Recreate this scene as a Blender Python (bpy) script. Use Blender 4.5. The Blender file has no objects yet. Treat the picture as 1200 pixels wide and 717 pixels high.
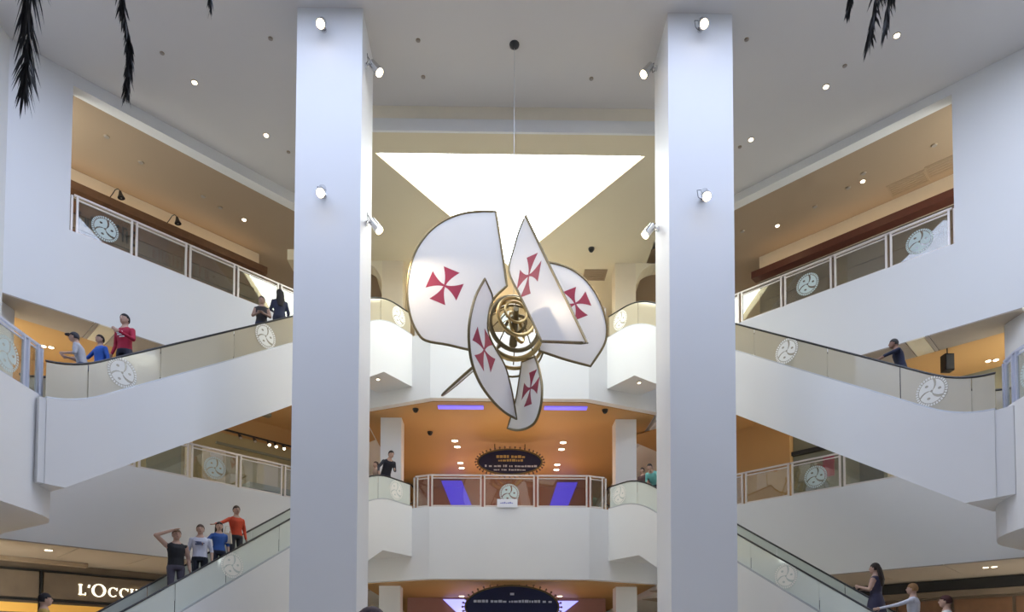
import bpy, math, random
import numpy as np
from mathutils import Vector, Matrix
random.seed(7)
scn = bpy.context.scene
col = scn.collection

# ------------------------------------------------------------------ camera
F, PITCH, ROLL, YAW = 800.0, .0363, .0028, -.0125
CX, CY = 591.5876, 754.568
C0 = np.array([-.4743, 0.0, 1.6])
def _axes():
    cw, sw = math.cos(YAW), math.sin(YAW); cp, sp = math.cos(PITCH), math.sin(PITCH)
    cr, sr = math.cos(ROLL), math.sin(ROLL)
    fw = np.array([-sw*cp, cw*cp, sp]); r0 = np.array([cw, sw, 0]); u0 = np.cross(r0, fw)
    return cr*r0 + sr*u0, -sr*r0 + cr*u0, fw
RI, UP, FW = _axes()
cam_d = bpy.data.cameras.new('camera'); cam = bpy.data.objects.new('camera', cam_d); col.objects.link(cam)
cam_d.sensor_fit = 'HORIZONTAL'; cam_d.sensor_width = 36; cam_d.lens = F*36/1200
cam_d.shift_x = (600-CX)/1200; cam_d.shift_y = (CY-358.5)/1200
cam_d.clip_start = .05; cam_d.clip_end = 400
cam.matrix_world = Matrix(((RI[0], UP[0], -FW[0], C0[0]), (RI[1], UP[1], -FW[1], C0[1]), (RI[2], UP[2], -FW[2], C0[2]), (0, 0, 0, 1)))
scn.camera = cam

# ------------------------------------------------------------------ world: even bright overcast sky
w = bpy.data.worlds.new('sky'); scn.world = w; w.use_nodes = True
bg = w.node_tree.nodes['Background']
bg.inputs[0].default_value = (.96, 1.0, .97, 1); bg.inputs[1].default_value = 10.0
scn.view_settings.view_transform = 'Standard'; scn.view_settings.look = 'None'
scn.view_settings.exposure = 0.0; scn.view_settings.gamma = 1.0; scn.view_settings.use_curve_mapping = False
def portal(loc, sx, sy):
    l = bpy.data.lights.new('roof_glazing_portal', 'AREA'); l.shape = 'RECTANGLE'; l.size = sx; l.size_y = sy
    l.cycles.is_portal = True
    o = bpy.data.objects.new('roof_glazing_portal', l); col.objects.link(o); o.location = loc
portal((0, 12.9, 19.6), 27, 6.2); portal((0, 24.5, 19.6), 9, 6.6)

# ------------------------------------------------------------------ pixel -> place helpers
def ray(x, y): return (x-CX)/F*RI - (y-CY)/F*UP + FW
def atY(x, y, Y): d = ray(x, y); return C0 + d*(Y/d[1])
def atZ(x, y, z): d = ray(x, y); return C0 + d*((z-C0[2])/d[2])
def onplane(x, y, p0, n):
    d = ray(x, y); p0 = np.array(p0, float); n = np.array(n, float)
    return C0 + d*(((p0-C0) @ n)/(n @ d))
S2 = math.sqrt(2); WC = {-1: 32.357, 1: 32.463}
def WP(s, u, d, z):        # point in the frame of a side gallery: u along its edge, d behind it
    c = WC[s]; a = .70710678
    return (s*(c-18.4) - s*a*u + s*a*d, 18.4 + a*u + a*d, z)

# ------------------------------------------------------------------ materials
MATS = {}
def nodes(name):
    m = bpy.data.materials.new(name); m.use_nodes = True; MATS[name] = m
    nt = m.node_tree; return m, nt, nt.nodes['Principled BSDF']
def mat(name, c, rough=.6, metal=0, noise=.04, scale=3, bump=.0, emit=None, es=0, spec=.5):
    m, nt, b = nodes(name)
    b.inputs['Roughness'].default_value = rough; b.inputs['Metallic'].default_value = metal
    b.inputs['Specular IOR Level'].default_value = spec
    tc = nt.nodes.new('ShaderNodeTexCoord'); n = nt.nodes.new('ShaderNodeTexNoise'); n.inputs['Scale'].default_value = scale
    n.inputs['Detail'].default_value = 4
    nt.links.new(tc.outputs['Object'], n.inputs['Vector'])
    r = nt.nodes.new('ShaderNodeMix'); r.data_type = 'RGBA'
    r.inputs[6].default_value = (*[max(0, x*(1-noise)) for x in c], 1); r.inputs[7].default_value = (*[min(1, x*(1+noise)) for x in c], 1)
    nt.links.new(n.outputs['Fac'], r.inputs[0]); nt.links.new(r.outputs[2], b.inputs['Base Color'])
    if bump:
        bp = nt.nodes.new('ShaderNodeBump'); bp.inputs['Strength'].default_value = bump; bp.inputs['Distance'].default_value = .02
        nt.links.new(n.outputs['Fac'], bp.inputs['Height']); nt.links.new(bp.outputs['Normal'], b.inputs['Normal'])
    if emit:
        b.inputs['Emission Color'].default_value = (*emit, 1); b.inputs['Emission Strength'].default_value = es
    return m
def glassy(name, tint, trans, gloss, body, body_c, rough=.02, emb=False):
    m, nt, b = nodes(name); nt.nodes.remove(b); out = nt.nodes['Material Output']
    t = nt.nodes.new('ShaderNodeBsdfTransparent'); t.inputs[0].default_value = (*tint, 1)
    g = nt.nodes.new('ShaderNodeBsdfGlossy'); g.inputs['Roughness'].default_value = rough; g.inputs[0].default_value = (.95, .97, .95, 1)
    d = nt.nodes.new('ShaderNodeBsdfDiffuse')
    nz = nt.nodes.new('ShaderNodeTexNoise'); nz.inputs['Scale'].default_value = .8
    mx = nt.nodes.new('ShaderNodeMix'); mx.data_type = 'RGBA'
    mx.inputs[6].default_value = (*[x*.96 for x in body_c], 1); mx.inputs[7].default_value = (*[min(1, x*1.04) for x in body_c], 1)
    nt.links.new(nz.outputs['Fac'], mx.inputs[0]); nt.links.new(mx.outputs[2], d.inputs[0])
    fr = nt.nodes.new('ShaderNodeFresnel'); ge = nt.nodes.new('ShaderNodeNewGeometry')
    io = nt.nodes.new('ShaderNodeMath'); io.operation = 'MULTIPLY_ADD'; io.inputs[1].default_value = 1/1.5-1.5; io.inputs[2].default_value = 1.5
    nt.links.new(ge.outputs['Backfacing'], io.inputs[0]); nt.links.new(io.outputs[0], fr.inputs[0])
    ma = nt.nodes.new('ShaderNodeMath'); ma.operation = 'MULTIPLY_ADD'; ma.inputs[1].default_value = 1.0; ma.inputs[2].default_value = gloss
    nt.links.new(fr.outputs[0], ma.inputs[0])
    s1 = nt.nodes.new('ShaderNodeMixShader'); s1.inputs[0].default_value = body
    nt.links.new(t.outputs[0], s1.inputs[1]); nt.links.new(d.outputs[0], s1.inputs[2])
    s2 = nt.nodes.new('ShaderNodeMixShader'); nt.links.new(ma.outputs[0], s2.inputs[0])
    nt.links.new(s1.outputs[0], s2.inputs[1]); nt.links.new(g.outputs[0], s2.inputs[2])
    nt.links.new(s2.outputs[0], out.inputs[0]); return m
white = mat('white_paint', (.83, .83, .81), .55, noise=.015, scale=.6)
ceil_m = mat('ceiling_paint', (.69, .665, .64), .8, noise=.03, scale=.4)
tan_m = mat('tan_ceiling_paint', (.76, .67, .48), .7, noise=.03, scale=.5)
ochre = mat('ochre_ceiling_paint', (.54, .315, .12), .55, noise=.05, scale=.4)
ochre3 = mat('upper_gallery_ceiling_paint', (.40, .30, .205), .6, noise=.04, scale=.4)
cream = mat('cream_plaster', (.72, .62, .46), .7)
greige = mat('soffit_board', (.40, .34, .275), .45, noise=.05)
creamp = mat('pale_soffit_board', (.80, .70, .50), .5)
stone = mat('polished_stone', (.62, .58, .52), .25, noise=.10, scale=1.5)
brownwood = mat('brown_wood', (.16, .075, .035), .45, noise=.25, scale=5)
redwood = mat('red_brown_wood', (.13, .040, .025), .45, noise=.2, scale=5)
shopbrown = mat('shop_brown_board', (.17, .125, .085), .5, noise=.25, scale=2)
olive = mat('shop_olive_wall', (.42, .34, .17), .6, noise=.12, scale=.8)
darkolive = mat('shop_grey_green_wall', (.22, .22, .16), .5, noise=.15, scale=.8)
black = mat('black_metal', (.012, .012, .012), .4)
darkrail = mat('rubber_handrail', (.02, .02, .018), .35)
railm = mat('cream_metal_rail', (.74, .68, .62), .3, metal=.25)
railb = mat('pale_blue_grey_metal', (.66, .69, .80), .3, metal=.2)
alu = mat('brushed_aluminium', (.52, .54, .56), .35, metal=.8)
chrome = mat('chrome', (.72, .72, .72), .15, metal=1)
gold = mat('gilded_metal', (.58, .42, .17), .3, metal=.9, noise=.2, scale=8)
bronze = mat('bronze_edge', (.20, .155, .075), .4, metal=.6, noise=.2, scale=6)
crimson = mat('red_cross_paint', (.34, .022, .06), .5)
darkgrey = mat('dark_grey_plastic', (.05, .05, .05), .5)
ventm = mat('vent_metal', (.36, .27, .18), .5)
stepm = mat('step_metal', (.18, .18, .18), .4, metal=.6)
navy = mat('navy_sign_board', (.010, .014, .06), .45, noise=.2)
signgold = mat('gold_lettering', (.50, .36, .14), .4)
signpale = mat('pale_lettering', (.55, .58, .70), .4)
paper = mat('white_paper', (.85, .85, .88), .7)
paperblue = mat('blue_ink', (.10, .12, .5), .6)
lampglow = mat('warm_lamp_glass', (1, .9, .7), .3, emit=(1, .80, .50), es=14)
downglow = mat('downlight_glass', (1, .9, .75), .3, emit=(1, .86, .62), es=7)
downoff = mat('unlit_downlight_glass', (.34, .30, .26), .4)
bulbm = mat('sign_bulb', (.10, .05, .04), .3, emit=(1, .6, .3), es=.05)
letterglow = mat('backlit_letters', (1, .95, .8), .4, emit=(1, .93, .74), es=1.3)
blueglow = mat('blue_light_panel', (.05, .05, .4), .4, emit=(.11, .07, .95), es=.85)
blueglow2 = mat('pale_blue_light_panel', (.4, .4, 1), .4, emit=(.32, .34, 1.0), es=1.4)
blueled = mat('blue_led_strip', (.2, .2, .9), .4, emit=(.22, .16, 1.0), es=.8)
mauve = mat('mauve_glossy_wall', (.30, .15, .13), .3, noise=.15, scale=.6)
shelfglow = mat('lit_shelf', (.8, .45, .1), .5, emit=(1, .48, .06), es=.2)
frost = mat('frosted_emblem', (.60, .70, .66), .6)
frostw = mat('pale_frosted_emblem', (.93, .91, .82), .6)
frond_m = mat('palm_frond', (.042, .044, .046), .55, noise=.3, scale=9)
trunk_m = mat('palm_trunk', (.12, .085, .055), .9, noise=.3, scale=9, bump=.6)
clear = glassy('railing_glass', (.88, .88, .82), 1, .045, .012, (.55, .56, .48))
escg = glassy('escalator_glass', (.62, .66, .60), 1, .06, .80, (.90, .95, .86), rough=.06)
escg3 = glassy('tinted_escalator_glass', (.66, .64, .56), 1, .06, .64, (.80, .71, .52), rough=.06)
# sail cloth: white translucent
sail_m, nt, b = nodes('sail_panel')
out = nt.nodes['Material Output']; b.inputs['Base Color'].default_value = (.93, .92, .90, 1); b.inputs['Roughness'].default_value = .3
tl = nt.nodes.new('ShaderNodeBsdfTranslucent'); tl.inputs[0].default_value = (.93, .92, .90, 1)
mxs = nt.nodes.new('ShaderNodeMixShader'); mxs.inputs[0].default_value = .35
nz = nt.nodes.new('ShaderNodeTexNoise'); nz.inputs['Scale'].default_value = 1.1
bp = nt.nodes.new('ShaderNodeBump'); bp.inputs['Strength'].default_value = .15; bp.inputs['Distance'].default_value = .05
nt.links.new(nz.outputs['Fac'], bp.inputs['Height']); nt.links.new(bp.outputs['Normal'], b.inputs['Normal'])
nt.links.new(b.outputs[0], mxs.inputs[1]); nt.links.new(tl.outputs[0], mxs.inputs[2]); nt.links.new(mxs.outputs[0], out.inputs[0])

# ------------------------------------------------------------------ mesh helpers
class MB:
    def __init__(s): s.v = []; s.f = []
    def add(s, vs, fs):
        o = len(s.v); s.v += [tuple(map(float, p)) for p in vs]; s.f += [tuple(i+o for i in f) for f in fs]; return s
    def hexa(s, p):   # 4 bottom, 4 top in order
        return s.add(p, [(0, 3, 2, 1), (4, 5, 6, 7), (0, 1, 5, 4), (1, 2, 6, 5), (2, 3, 7, 6), (3, 0, 4, 7)])
    def box(s, x0, x1, y0, y1, z0, z1):
        return s.hexa([(x0, y0, z0), (x1, y0, z0), (x1, y1, z0), (x0, y1, z0), (x0, y0, z1), (x1, y0, z1), (x1, y1, z1), (x0, y1, z1)])
    def wbox(s, sd, u0, u1, d0, d1, z0, z1):
        q = [(u0, d0), (u1, d0), (u1, d1), (u0, d1)]
        return s.hexa([WP(sd, a, b, z0) for a, b in q] + [WP(sd, a, b, z1) for a, b in q])
    def extr(s, poly, vec):   # extrude 3-d polygon along a vector
        n = len(poly); vec = np.array(vec, float); p2 = [tuple(np.array(p, float)+vec) for p in poly]
        return s.add(list(poly)+p2, [tuple(range(n-1, -1, -1)), tuple(range(n, 2*n))] + [(i, (i+1) % n, n+(i+1) % n, n+i) for i in range(n)])
    def prism(s, xy, z0, z1): return s.extr([(x, y, z0) for x, y in xy], (0, 0, z1-z0))
    def tube(s, path, r, n=8, cap=True, closed=False):
        P = [Vector(map(float, p)) for p in path]; m = len(P); o = len(s.v)
        rr = r if isinstance(r, (list, tuple)) else [r]*m
        T = []
        for i in range(m):
            a = P[(i-1) % m] if (closed or i > 0) else P[i]; c = P[(i+1) % m] if (closed or i < m-1) else P[i]
            t = (c-a); T.append(t.normalized() if t.length > 1e-9 else Vector((0, 0, 1)))
        up = Vector((0, 0, 1)) if abs(T[0].z) < .9 else Vector((1, 0, 0))
        x = (up - T[0]*up.dot(T[0])).normalized()
        for i in range(m):
            x = (x - T[i]*x.dot(T[i])).normalized(); y = T[i].cross(x)
            for k in range(n):
                a = 2*math.pi*k/n; s.v.append(tuple(P[i] + (x*math.cos(a)+y*math.sin(a))*rr[i]))
        for i in range(m if closed else m-1):
            j = (i+1) % m
            for k in range(n):
                k2 = (k+1) % n; s.f.append((o+i*n+k, o+i*n+k2, o+j*n+k2, o+j*n+k))
        if cap and not closed:
            s.f.append(tuple(o+k for k in range(n-1, -1, -1))); s.f.append(tuple(o+(m-1)*n+k for k in range(n)))
        return s
    def sphere(s, c, r, n=12, m=8, R=None):
        r = (r, r, r) if not isinstance(r, (list, tuple)) else r; o = len(s.v)
        pts = [(0, 0, -1)]
        for i in range(1, m):
            a = -math.pi/2 + math.pi*i/m
            for k in range(n): t = 2*math.pi*k/n; pts.append((math.cos(a)*math.cos(t), math.cos(a)*math.sin(t), math.sin(a)))
        pts.append((0, 0, 1))
        for p in pts:
            q = Vector((p[0]*r[0], p[1]*r[1], p[2]*r[2]))
            if R is not None: q = R @ q
            s.v.append((c[0]+q.x, c[1]+q.y, c[2]+q.z))
        for k in range(n): s.f.append((o, o+1+(k+1) % n, o+1+k))
        for i in range(m-2):
            for k in range(n):
                k2 = (k+1) % n; a = o+1+i*n; b = a+n; s.f.append((a+k, a+k2, b+k2, b+k))
        e = o+1+(m-2)*n; t = len(s.v)-1
        for k in range(n): s.f.append((e+k, e+(k+1) % n, t))
        return s
    def mesh(s, name):
        me = bpy.data.meshes.new(name); me.from_pydata(s.v, [], s.f); me.validate()
        import bmesh
        bm = bmesh.new(); bm.from_mesh(me); bmesh.ops.recalc_face_normals(bm, faces=bm.faces); bm.to_mesh(me); bm.free()
        return me
    def build(s, name, m, parent=None, smooth=False):
        me = s.mesh(name)
        if m: me.materials.append(m)
        if smooth:
            for p in me.polygons: p.use_smooth = True
            try: me.set_sharp_from_angle(angle=math.radians(40))
            except Exception: pass
        o = bpy.data.objects.new(name, me); col.objects.link(o)
        if parent:
            o.parent = parent; o.matrix_parent_inverse = parent.matrix_world.inverted()
        return o
def tag(o, label=None, cat=None, group=None, kind=None):
    if label: o['label'] = label
    if cat: o['category'] = cat
    if group: o['group'] = group
    if kind: o['kind'] = kind
    return o
def empty(name, loc, label, cat, group=None):
    o = bpy.data.objects.new(name, None); o.empty_display_size = .2; col.objects.link(o)
    o.location = tuple(map(float, loc)); o.matrix_world = Matrix.Translation(tuple(map(float, loc)))
    return tag(o, label, cat, group)
def struct(name, mb, m, label=None):
    return tag(mb.build(name, m), label, None, None, 'structure')
def copy_tree(o, delta, label=None):
    c = o.copy(); col.objects.link(c); c.location = o.location + Vector(delta)
    if label: c['label'] = label
    for ch in o.children:
        k = ch.copy(); col.objects.link(k); k.parent = c
        for g in ch.children:
            q = g.copy(); col.objects.link(q); q.parent = k
    return c

# ------------------------------------------------------------------ levels
H = 18.96
R3 = {-1: 14.27, 1: 14.15, 0: 14.22}; B3 = {-1: 11.78, 1: 11.62, 0: 11.70}
R2 = {-1: 7.74, 1: 7.52, 0: 7.63}; B2 = {-1: 5.06, 1: 4.68, 0: 4.90}
OT = {-1: 18.58, 1: 18.67}
UO = 1.53; UJ = 11.45
U0 = {-1: 0, 1: -.8}
def CXY(s): p = WP(s, U0[s], 0, 0); return p[0], p[1]
def JXY(s): p = WP(s, UJ, 0, 0); return p[0], p[1]
FX, FY = 2.98, 25.24

# ------------------------------------------------------------------ structure
struct('floor', MB().box(-30, 30, -14, 45, -.3, 0), stone)
# main ceiling: slab from the roof glazing back, notched around the lowered skylight bay
ce = MB()
ce.box(-30, 30, -14, 9.9, H, H+.5); ce.box(-30, 30, 15.9, 20.55, H, H+.5); ce.box(-30, -5.6, 20.55, 45, H, H+.5); ce.box(5.6, 30, 20.55, 45, H, H+.5)
struct('ceiling', ce, ceil_m, 'flat grey atrium ceiling')
# unseen roof glazing over the front; blue tint added to colour and dim daylight
roofglass = glassy('daylight_tinting_glass', (.56, .59, .705), 1, -1, .0, (.5, .5, .5))
rg = tag(bpy.data.objects.new('window_1', None), None, None, None, 'structure'); col.objects.link(rg)
for i in range(8):
    x0 = -14+i*3.5
    MB().box(x0+.05, x0+3.45, 9.9, 15.9, H+.20, H+.22).build('roof_pane', roofglass, rg)
    MB().box(x0-.05, x0+.05, 9.9, 15.9, H+.1, H+.35).build('roof_bar', white, rg)
# lowered bay with triangular skylight
ZB = 18.15; tri = [(-4.42, 21.4), (4.28, 21.4), (.0, 27.5)]
bay = MB()
bay.prism([(-5.6, 20.55), (5.6, 20.55), (5.6, 20.75), (-5.6, 20.75)], ZB, H+.5)
bay.prism([(-5.6, 20.75), (5.6, 20.75), (5.6, 21.4), (-5.6, 21.4)], ZB, ZB+.12)
bay.prism([(-5.6, 21.4), tri[0], tri[2], (0, 34), (-5.6, 34)], ZB, ZB+.12)
bay.prism([tri[1], (5.6, 21.4), (5.6, 34), (0, 34), tri[2]], ZB, ZB+.12)
for sx in (-1, 1): bay.box(*sorted((sx*5.6, sx*5.45)), 20.75, 34, ZB+.12, H+.5)
bay.box(-5.6, 5.6, 33.9, 34.1, ZB, H+.5)
struct('ceiling_bay', bay, tan_m, 'tan lowered ceiling around the triangular skylight')
skyglass = glassy('clear_skylight_glass', (.985, .99, .985), 1, -1, .0, (.5, .5, .5))
struct('window_2', MB().prism(tri, ZB+.125, ZB+.14), skyglass, 'triangular skylight')
struct('trim_2', MB().box(-5.6, 5.6, 20.50, 20.55, 18.54, H), mat('brightened_beam_cream', (.90, .83, .68), .6), 'cream band above the pale band of the lowered ceiling')  # cream band, its colour lifted in place of light on the beam face
struct('trim_1', MB().box(-5.6, 5.6, 20.47, 20.55, ZB, 18.54), white, 'pale band along the front of the lowered ceiling')
# pillars
pl = {-1: (-5.756, -4.047), 1: (4.014, 5.724)}
for s, nm in ((-1, 'left'), (1, 'right')):
    o = struct('pillar_'+nm, MB().box(pl[s][0], pl[s][1], 17.4, 18.93, 0, H), white, 'tall square white pillar')
for s, nm in ((-1, 'left'), (1, 'right')):
    cx, cy = CXY(s); jx, jy = JXY(s)
    # upper wall: strip, lintel
    wl = MB(); wl.wbox(s, U0[s], UO, 0, .4, R3[s], H); wl.wbox(s, UO, UJ+.2, 0, .4, OT[s], H)
    struct('wall_'+nm, wl, white, 'white upper wall with the long gallery opening')
    # front part of the side wall, towards the camera
    fw_ = MB(); fw_.box(min(cx, cx+s*.6), max(cx, cx+s*.6), -14, cy, 0, H+1.5)
    struct('wall_front_'+nm, fw_, white)
    struct('wall_outer_'+nm, MB().wbox(s, -8, 24, 13.5, 13.9, 0, H), cream)
    # gallery slabs
    for lv, R, B in ((3, R3, B3), (2, R2, B2)):
        poly = [(cx, cy), (jx, jy), (s*5.87, 42), (s*28, 42), (s*28, cy)]
        struct('floor_gallery_%s_%s' % (('upper', 'lower')[lv == 2], nm), MB().prism(poly, B[s]+.03, R[s]), white, 'white gallery slab edge')
        d0 = 1.3 if lv == 3 else 2.6
        cl = MB(); cl.wbox(s, -6, 14, d0, 13.5, B[s], B[s]+.03)
        cobj = struct('ceiling_gallery_%s_%s' % (('upper', 'lower')[lv == 2], nm), cl, ochre if lv == 3 else greige)
        # soffit boards
        u = -.02; k = 0; step = 2.25 if lv == 3 else 2.0
        sof = tag(bpy.data.objects.new('soffit_%s_%s' % (('upper', 'lower')[lv == 2], nm), None), None, None, None, 'structure'); col.objects.link(sof)
        while u < UJ-.5:
            u1 = u+step
            if lv == 3 and u < 2.5 <= u1:
                parts = [(u, 2.35, greige), (2.35, 2.85, creamp), (2.85, u1, greige)]
            else: parts = [(u, u1, greige)]
            for a, b_, m_ in parts:
                MB().wbox(s, a+.012, b_-.012, .0, d0-.012, B[s]-.005, B[s]+.028).build('soffit_board', m_, sof)
            u = u1
    # upper gallery ceiling
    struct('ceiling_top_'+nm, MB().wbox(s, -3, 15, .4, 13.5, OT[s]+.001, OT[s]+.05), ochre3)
    # walkway on the lower level, rounded end
    e = WC[s]-32.357
    wx = 10.77 + (.10 if s > 0 else 0)
    arc = [(wx, 15.1), (wx+.03, 15.55), (wx+.14, 15.95), (wx+.42, 16.35), (wx+.9, 16.7), (wx+1.7, 17.2), (wx+2.35, 17.58), (abs(WP(s, 0, 0, 0)[0]), 18.38)]
    if s > 0: arc = [(10.90, 14.3), (10.93, 14.7), (11.02, 15.14), (11.18, 15.6), (11.40, 15.97), (11.75, 16.4), (12.11, 16.72), (13.1, 17.3), arc[-1]]; wx = 10.9
    poly = [(abs(cx)-.0, -14), (wx, -14)] + arc + ([(abs(cx), cy)] if s > 0 else [])
    struct('floor_walkway_'+nm, MB().prism([(s*x, y) for x, y in poly], B2[s], R2[s]), white, 'white rounded walkway slab')
    # column beside the walkway
    struct('column_walkway_'+nm, MB().box(*sorted((s*14.25, s*15.1)), 18.5, 19.3, R2[s], B3[s]), white)
# centre slabs
for lv, z1, z0 in (('upper', R3[0], B3[0]), ('lower', R2[0], B2[0])):
    poly = [(-FX, FY), (FX, FY), (5.86, 26.52), (5.86, 42), (-5.86, 42), (-5.86, 26.52)]
    struct('floor_centre_'+lv, MB().prism(poly, z0+.03, z1), white, 'white faceted balcony slab')
    q = [(-FX+.1, FY+.3), (FX-.1, FY+.3), (5.8, 26.8), (5.8, 42), (-5.8, 42), (-5.8, 26.8)]
    struct('ceiling_centre_'+lv, MB().prism(q, z0, z0+.03), ochre)
struct('wall_back', MB().box(-30, 30, 42, 42.4, 0, H+1), ochre)
struct('wall_behind_camera', MB().box(-30, 30, -14.4, -14, 0, H+1.5), mat('bounce_cutting_dark_blue', (.16, .19, .28), .5))  # unseen wall, coloured dark to cut bounce light onto the pillars
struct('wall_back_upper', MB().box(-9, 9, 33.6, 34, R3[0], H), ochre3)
# back columns with curved brackets at the top of the upper floor
for s, nm in ((-1, 'left'), (1, 'right')):
    x0, x1 = (s*4.32, s*5.16)
    for lv, z0, z1 in (('upper', R3[0], ZB), ('middle', R2[0], B3[0]), ('lower', 0, B2[0])):
        c = MB().box(min(x0, x1), max(x0, x1), 27.2, 28.0, z0, z1)
        struct('column_%s_%s' % (lv, nm), c, cream if lv == 'upper' else white)
    a = [(s*5.16, ZB), (s*5.16, ZB-1.0)] + [(s*(5.16+1.0*(1-math.cos(t))), ZB-1.0+1.0*math.sin(t)) for t in [math.pi/2*i/8 for i in range(1, 9)]]
    struct('trim_arch_'+nm, MB().extr([(x, 27.2, z) for x, z in a], (0, .8, 0)), tan_m)
    struct('wall_arch_'+nm, MB().box(*sorted((s*6.16, s*9.0)), 27.2, 28.0, ZB-.0, H), tan_m)
# blue light slots under the upper balcony
for xa, xb in ((-2.75, -1.0), (1.35, 3.0)):
    tag(MB().box(xa, xb, 25.85, 26.15, 11.65, 11.69).build('led_strip', blueled), 'blue light strip under the upper centre balcony', 'light strip', 'blue light strips')

# ------------------------------------------------------------------ emblem
def emblem(c, a, b, r, m, parent):
    c = np.array(c, float); a = np.array(a, float); a /= np.linalg.norm(a); b = np.array(b, float); b /= np.linalg.norm(b)
    nrm = np.cross(a, b); mb = MB()
    P = lambda x, y: tuple(c + a*x*r + b*y*r)
    def pol(r_, a_): a_ = math.radians(a_+46*(r_-.5)); return (r_*math.cos(a_), r_*math.sin(a_))
    for th, hw in ((128, 57), (8, 50), (248, 54)):
        N = 28; out = [pol(.80, th-hw+2*hw*i/9) for i in range(10)] + [pol(.80-.72*i/4, th+hw-2*i) for i in range(1, 5)] + [pol(.08, th+hw-2*hw*i/9) for i in range(1, 10)] + [pol(.08+.72*i/6, th-hw) for i in range(1, 6)]
        hc = pol(.50, th); N = len(out); hole = []
        for x, y in out:
            t = math.atan2(y-hc[1], x-hc[0]); hole.append((hc[0]+.11*math.cos(t), hc[1]+.085*math.sin(t)))
        o = [P(*q) for q in out]; h = [P(*q) for q in hole]
        mb.add(o+h, [(i, (i+1) % N, N+(i+1) % N, N+i) for i in range(N)])
    for k in range(34):
        t0 = math.radians(k*360/34); t1 = math.radians((k+.7)*360/34)
        mb.add([P(.84*math.cos(t0), .84*math.sin(t0)), P(math.cos(t0), math.sin(t0)), P(math.cos(t1), math.sin(t1)), P(.84*math.cos(t1), .84*math.sin(t1))], [(0, 1, 2, 3)])
    o = mb.build('emblem', m, parent); o['label'] = 'round frosted sail emblem'
    return o

# ------------------------------------------------------------------ railings
def railing(label, path, z, h=1.12, mt=None, emb=(), group=None, doubles=True, name='railing', skip_end=False):
    mt = mt or railm
    P = [np.array([x, y, 0.0]) for x, y in path]
    root = empty(name, (*path[0], z), label, 'railing', group)
    for i in range(len(P)):
        d = P[min(i+1, len(P)-1)] - P[max(i-1, 0)]; d /= np.linalg.norm(d); n = np.array([-d[1], d[0], 0])
        for off in ((-.07, .07) if doubles else (0,)):
            c = P[i] + d*off; q = [c-d*.028-n*.03, c+d*.028-n*.03, c+d*.028+n*.03, c-d*.028+n*.03]
            MB().hexa([(*p[:2], z) for p in q] + [(*p[:2], z+h) for p in q]).build('post', mt, root)
    for i in range(len(P)-1):
        d = P[i+1]-P[i]; L = np.linalg.norm(d); d /= L; n = np.array([-d[1], d[0], 0])
        a = P[i]+d*.1; b_ = P[i+1]-d*.1
        def bar(p, q, z0, z1, hw):
            e = [p-n*hw, q-n*hw, q+n*hw, p+n*hw]; return MB().hexa([(*v[:2], z0) for v in e]+[(*v[:2], z1) for v in e])
        bar(P[i]-d*.02, P[i+1]+d*.02, z+h, z+h+.05, .035).build('top_rail', mt, root)
        bar(a, b_, z+h-.10, z+h-.065, .02).build('upper_frame', mt, root)
        bar(a, b_, z+.03, z+.075, .02).build('lower_frame', mt, root)
        pane = bar(a, b_, z+.075, z+h-.10, .006).build('pane', clear, root)
        if i in emb:
            c = (P[i]+P[i+1])/2; f_ = np.array([-c[0]*.0, -1.0, 0])
            nn = n if n @ (np.array([0, 10., 0])-c) > 0 else -n
            cc = c + nn*.012; cc[2] = z+.52
            emblem(cc, np.cross(nn, [0, 0, 1.])*-1, (0, 0, 1), .37, frost, pane)
    return root
def gal_path(s, us): return [WP(s, u, .12, 0)[:2] for u in us]
railing('cream metal and glass railing of the upper gallery beside the shop with gooseneck lamps', gal_path(-1, [1.67, 3.28, 4.9, 6.5, 8.1, 9.7, 11.2]), R3[-1], emb=(0,))
railing('cream metal and glass railing of the upper gallery beneath the dark red board', gal_path(1, [1.62, 3.31, 4.97, 6.62, 8.18, 9.7, 11.2]), R3[1], emb=(0, 2))
railing('cream metal and glass railing of the middle gallery near the track lights', gal_path(-1, [1.9, 3.5, 5.08, 6.7, 8.34, 9.9, 11.2]), R2[-1], emb=(2,))
railing('cream metal and glass railing of the middle gallery near the plain ochre wall', gal_path(1, [1.6, 3.15, 4.78, 6.45, 8.1, 9.7, 11.2]), R2[1], emb=(2,))
def cen_path(): return [(-3.52, FY+.33), (-FX+.02, FY+.09), (-1.0, FY+.09), (.99, FY+.09), (FX-.02, FY+.09), (3.58, FY+.33)]
railing('white tubular glass railing of the middle balcony behind the paper sign', cen_path(), R2[0], h=1.18, emb=(2,))
railing('white tubular glass railing of the top balcony behind the sails', cen_path(), R3[0], h=1.18, emb=(2,))
for s, nm in ((-1, 'left'), (1, 'right')):
    wx = 10.88 + (.14 if s > 0 else 0)
    ys = [5.8, 7.4, 9.0, 10.6, 12.2, 13.8, 15.0, 15.45]
    lb = 'pale blue-grey metal railing on the rounded walkway beside the white column' if s < 0 else 'pale blue-grey metal railing on the rounded walkway facing the dark wall box'
    railing(lb, [(s*(wx+(0 if y < 14 else .03 if s < 0 else .08 if y < 15.2 else .20)), y-(.12 if s > 0 and y > 14 else 0)) for y in ys], R2[s], h=1.16, mt=railb, emb=(5,))

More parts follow.
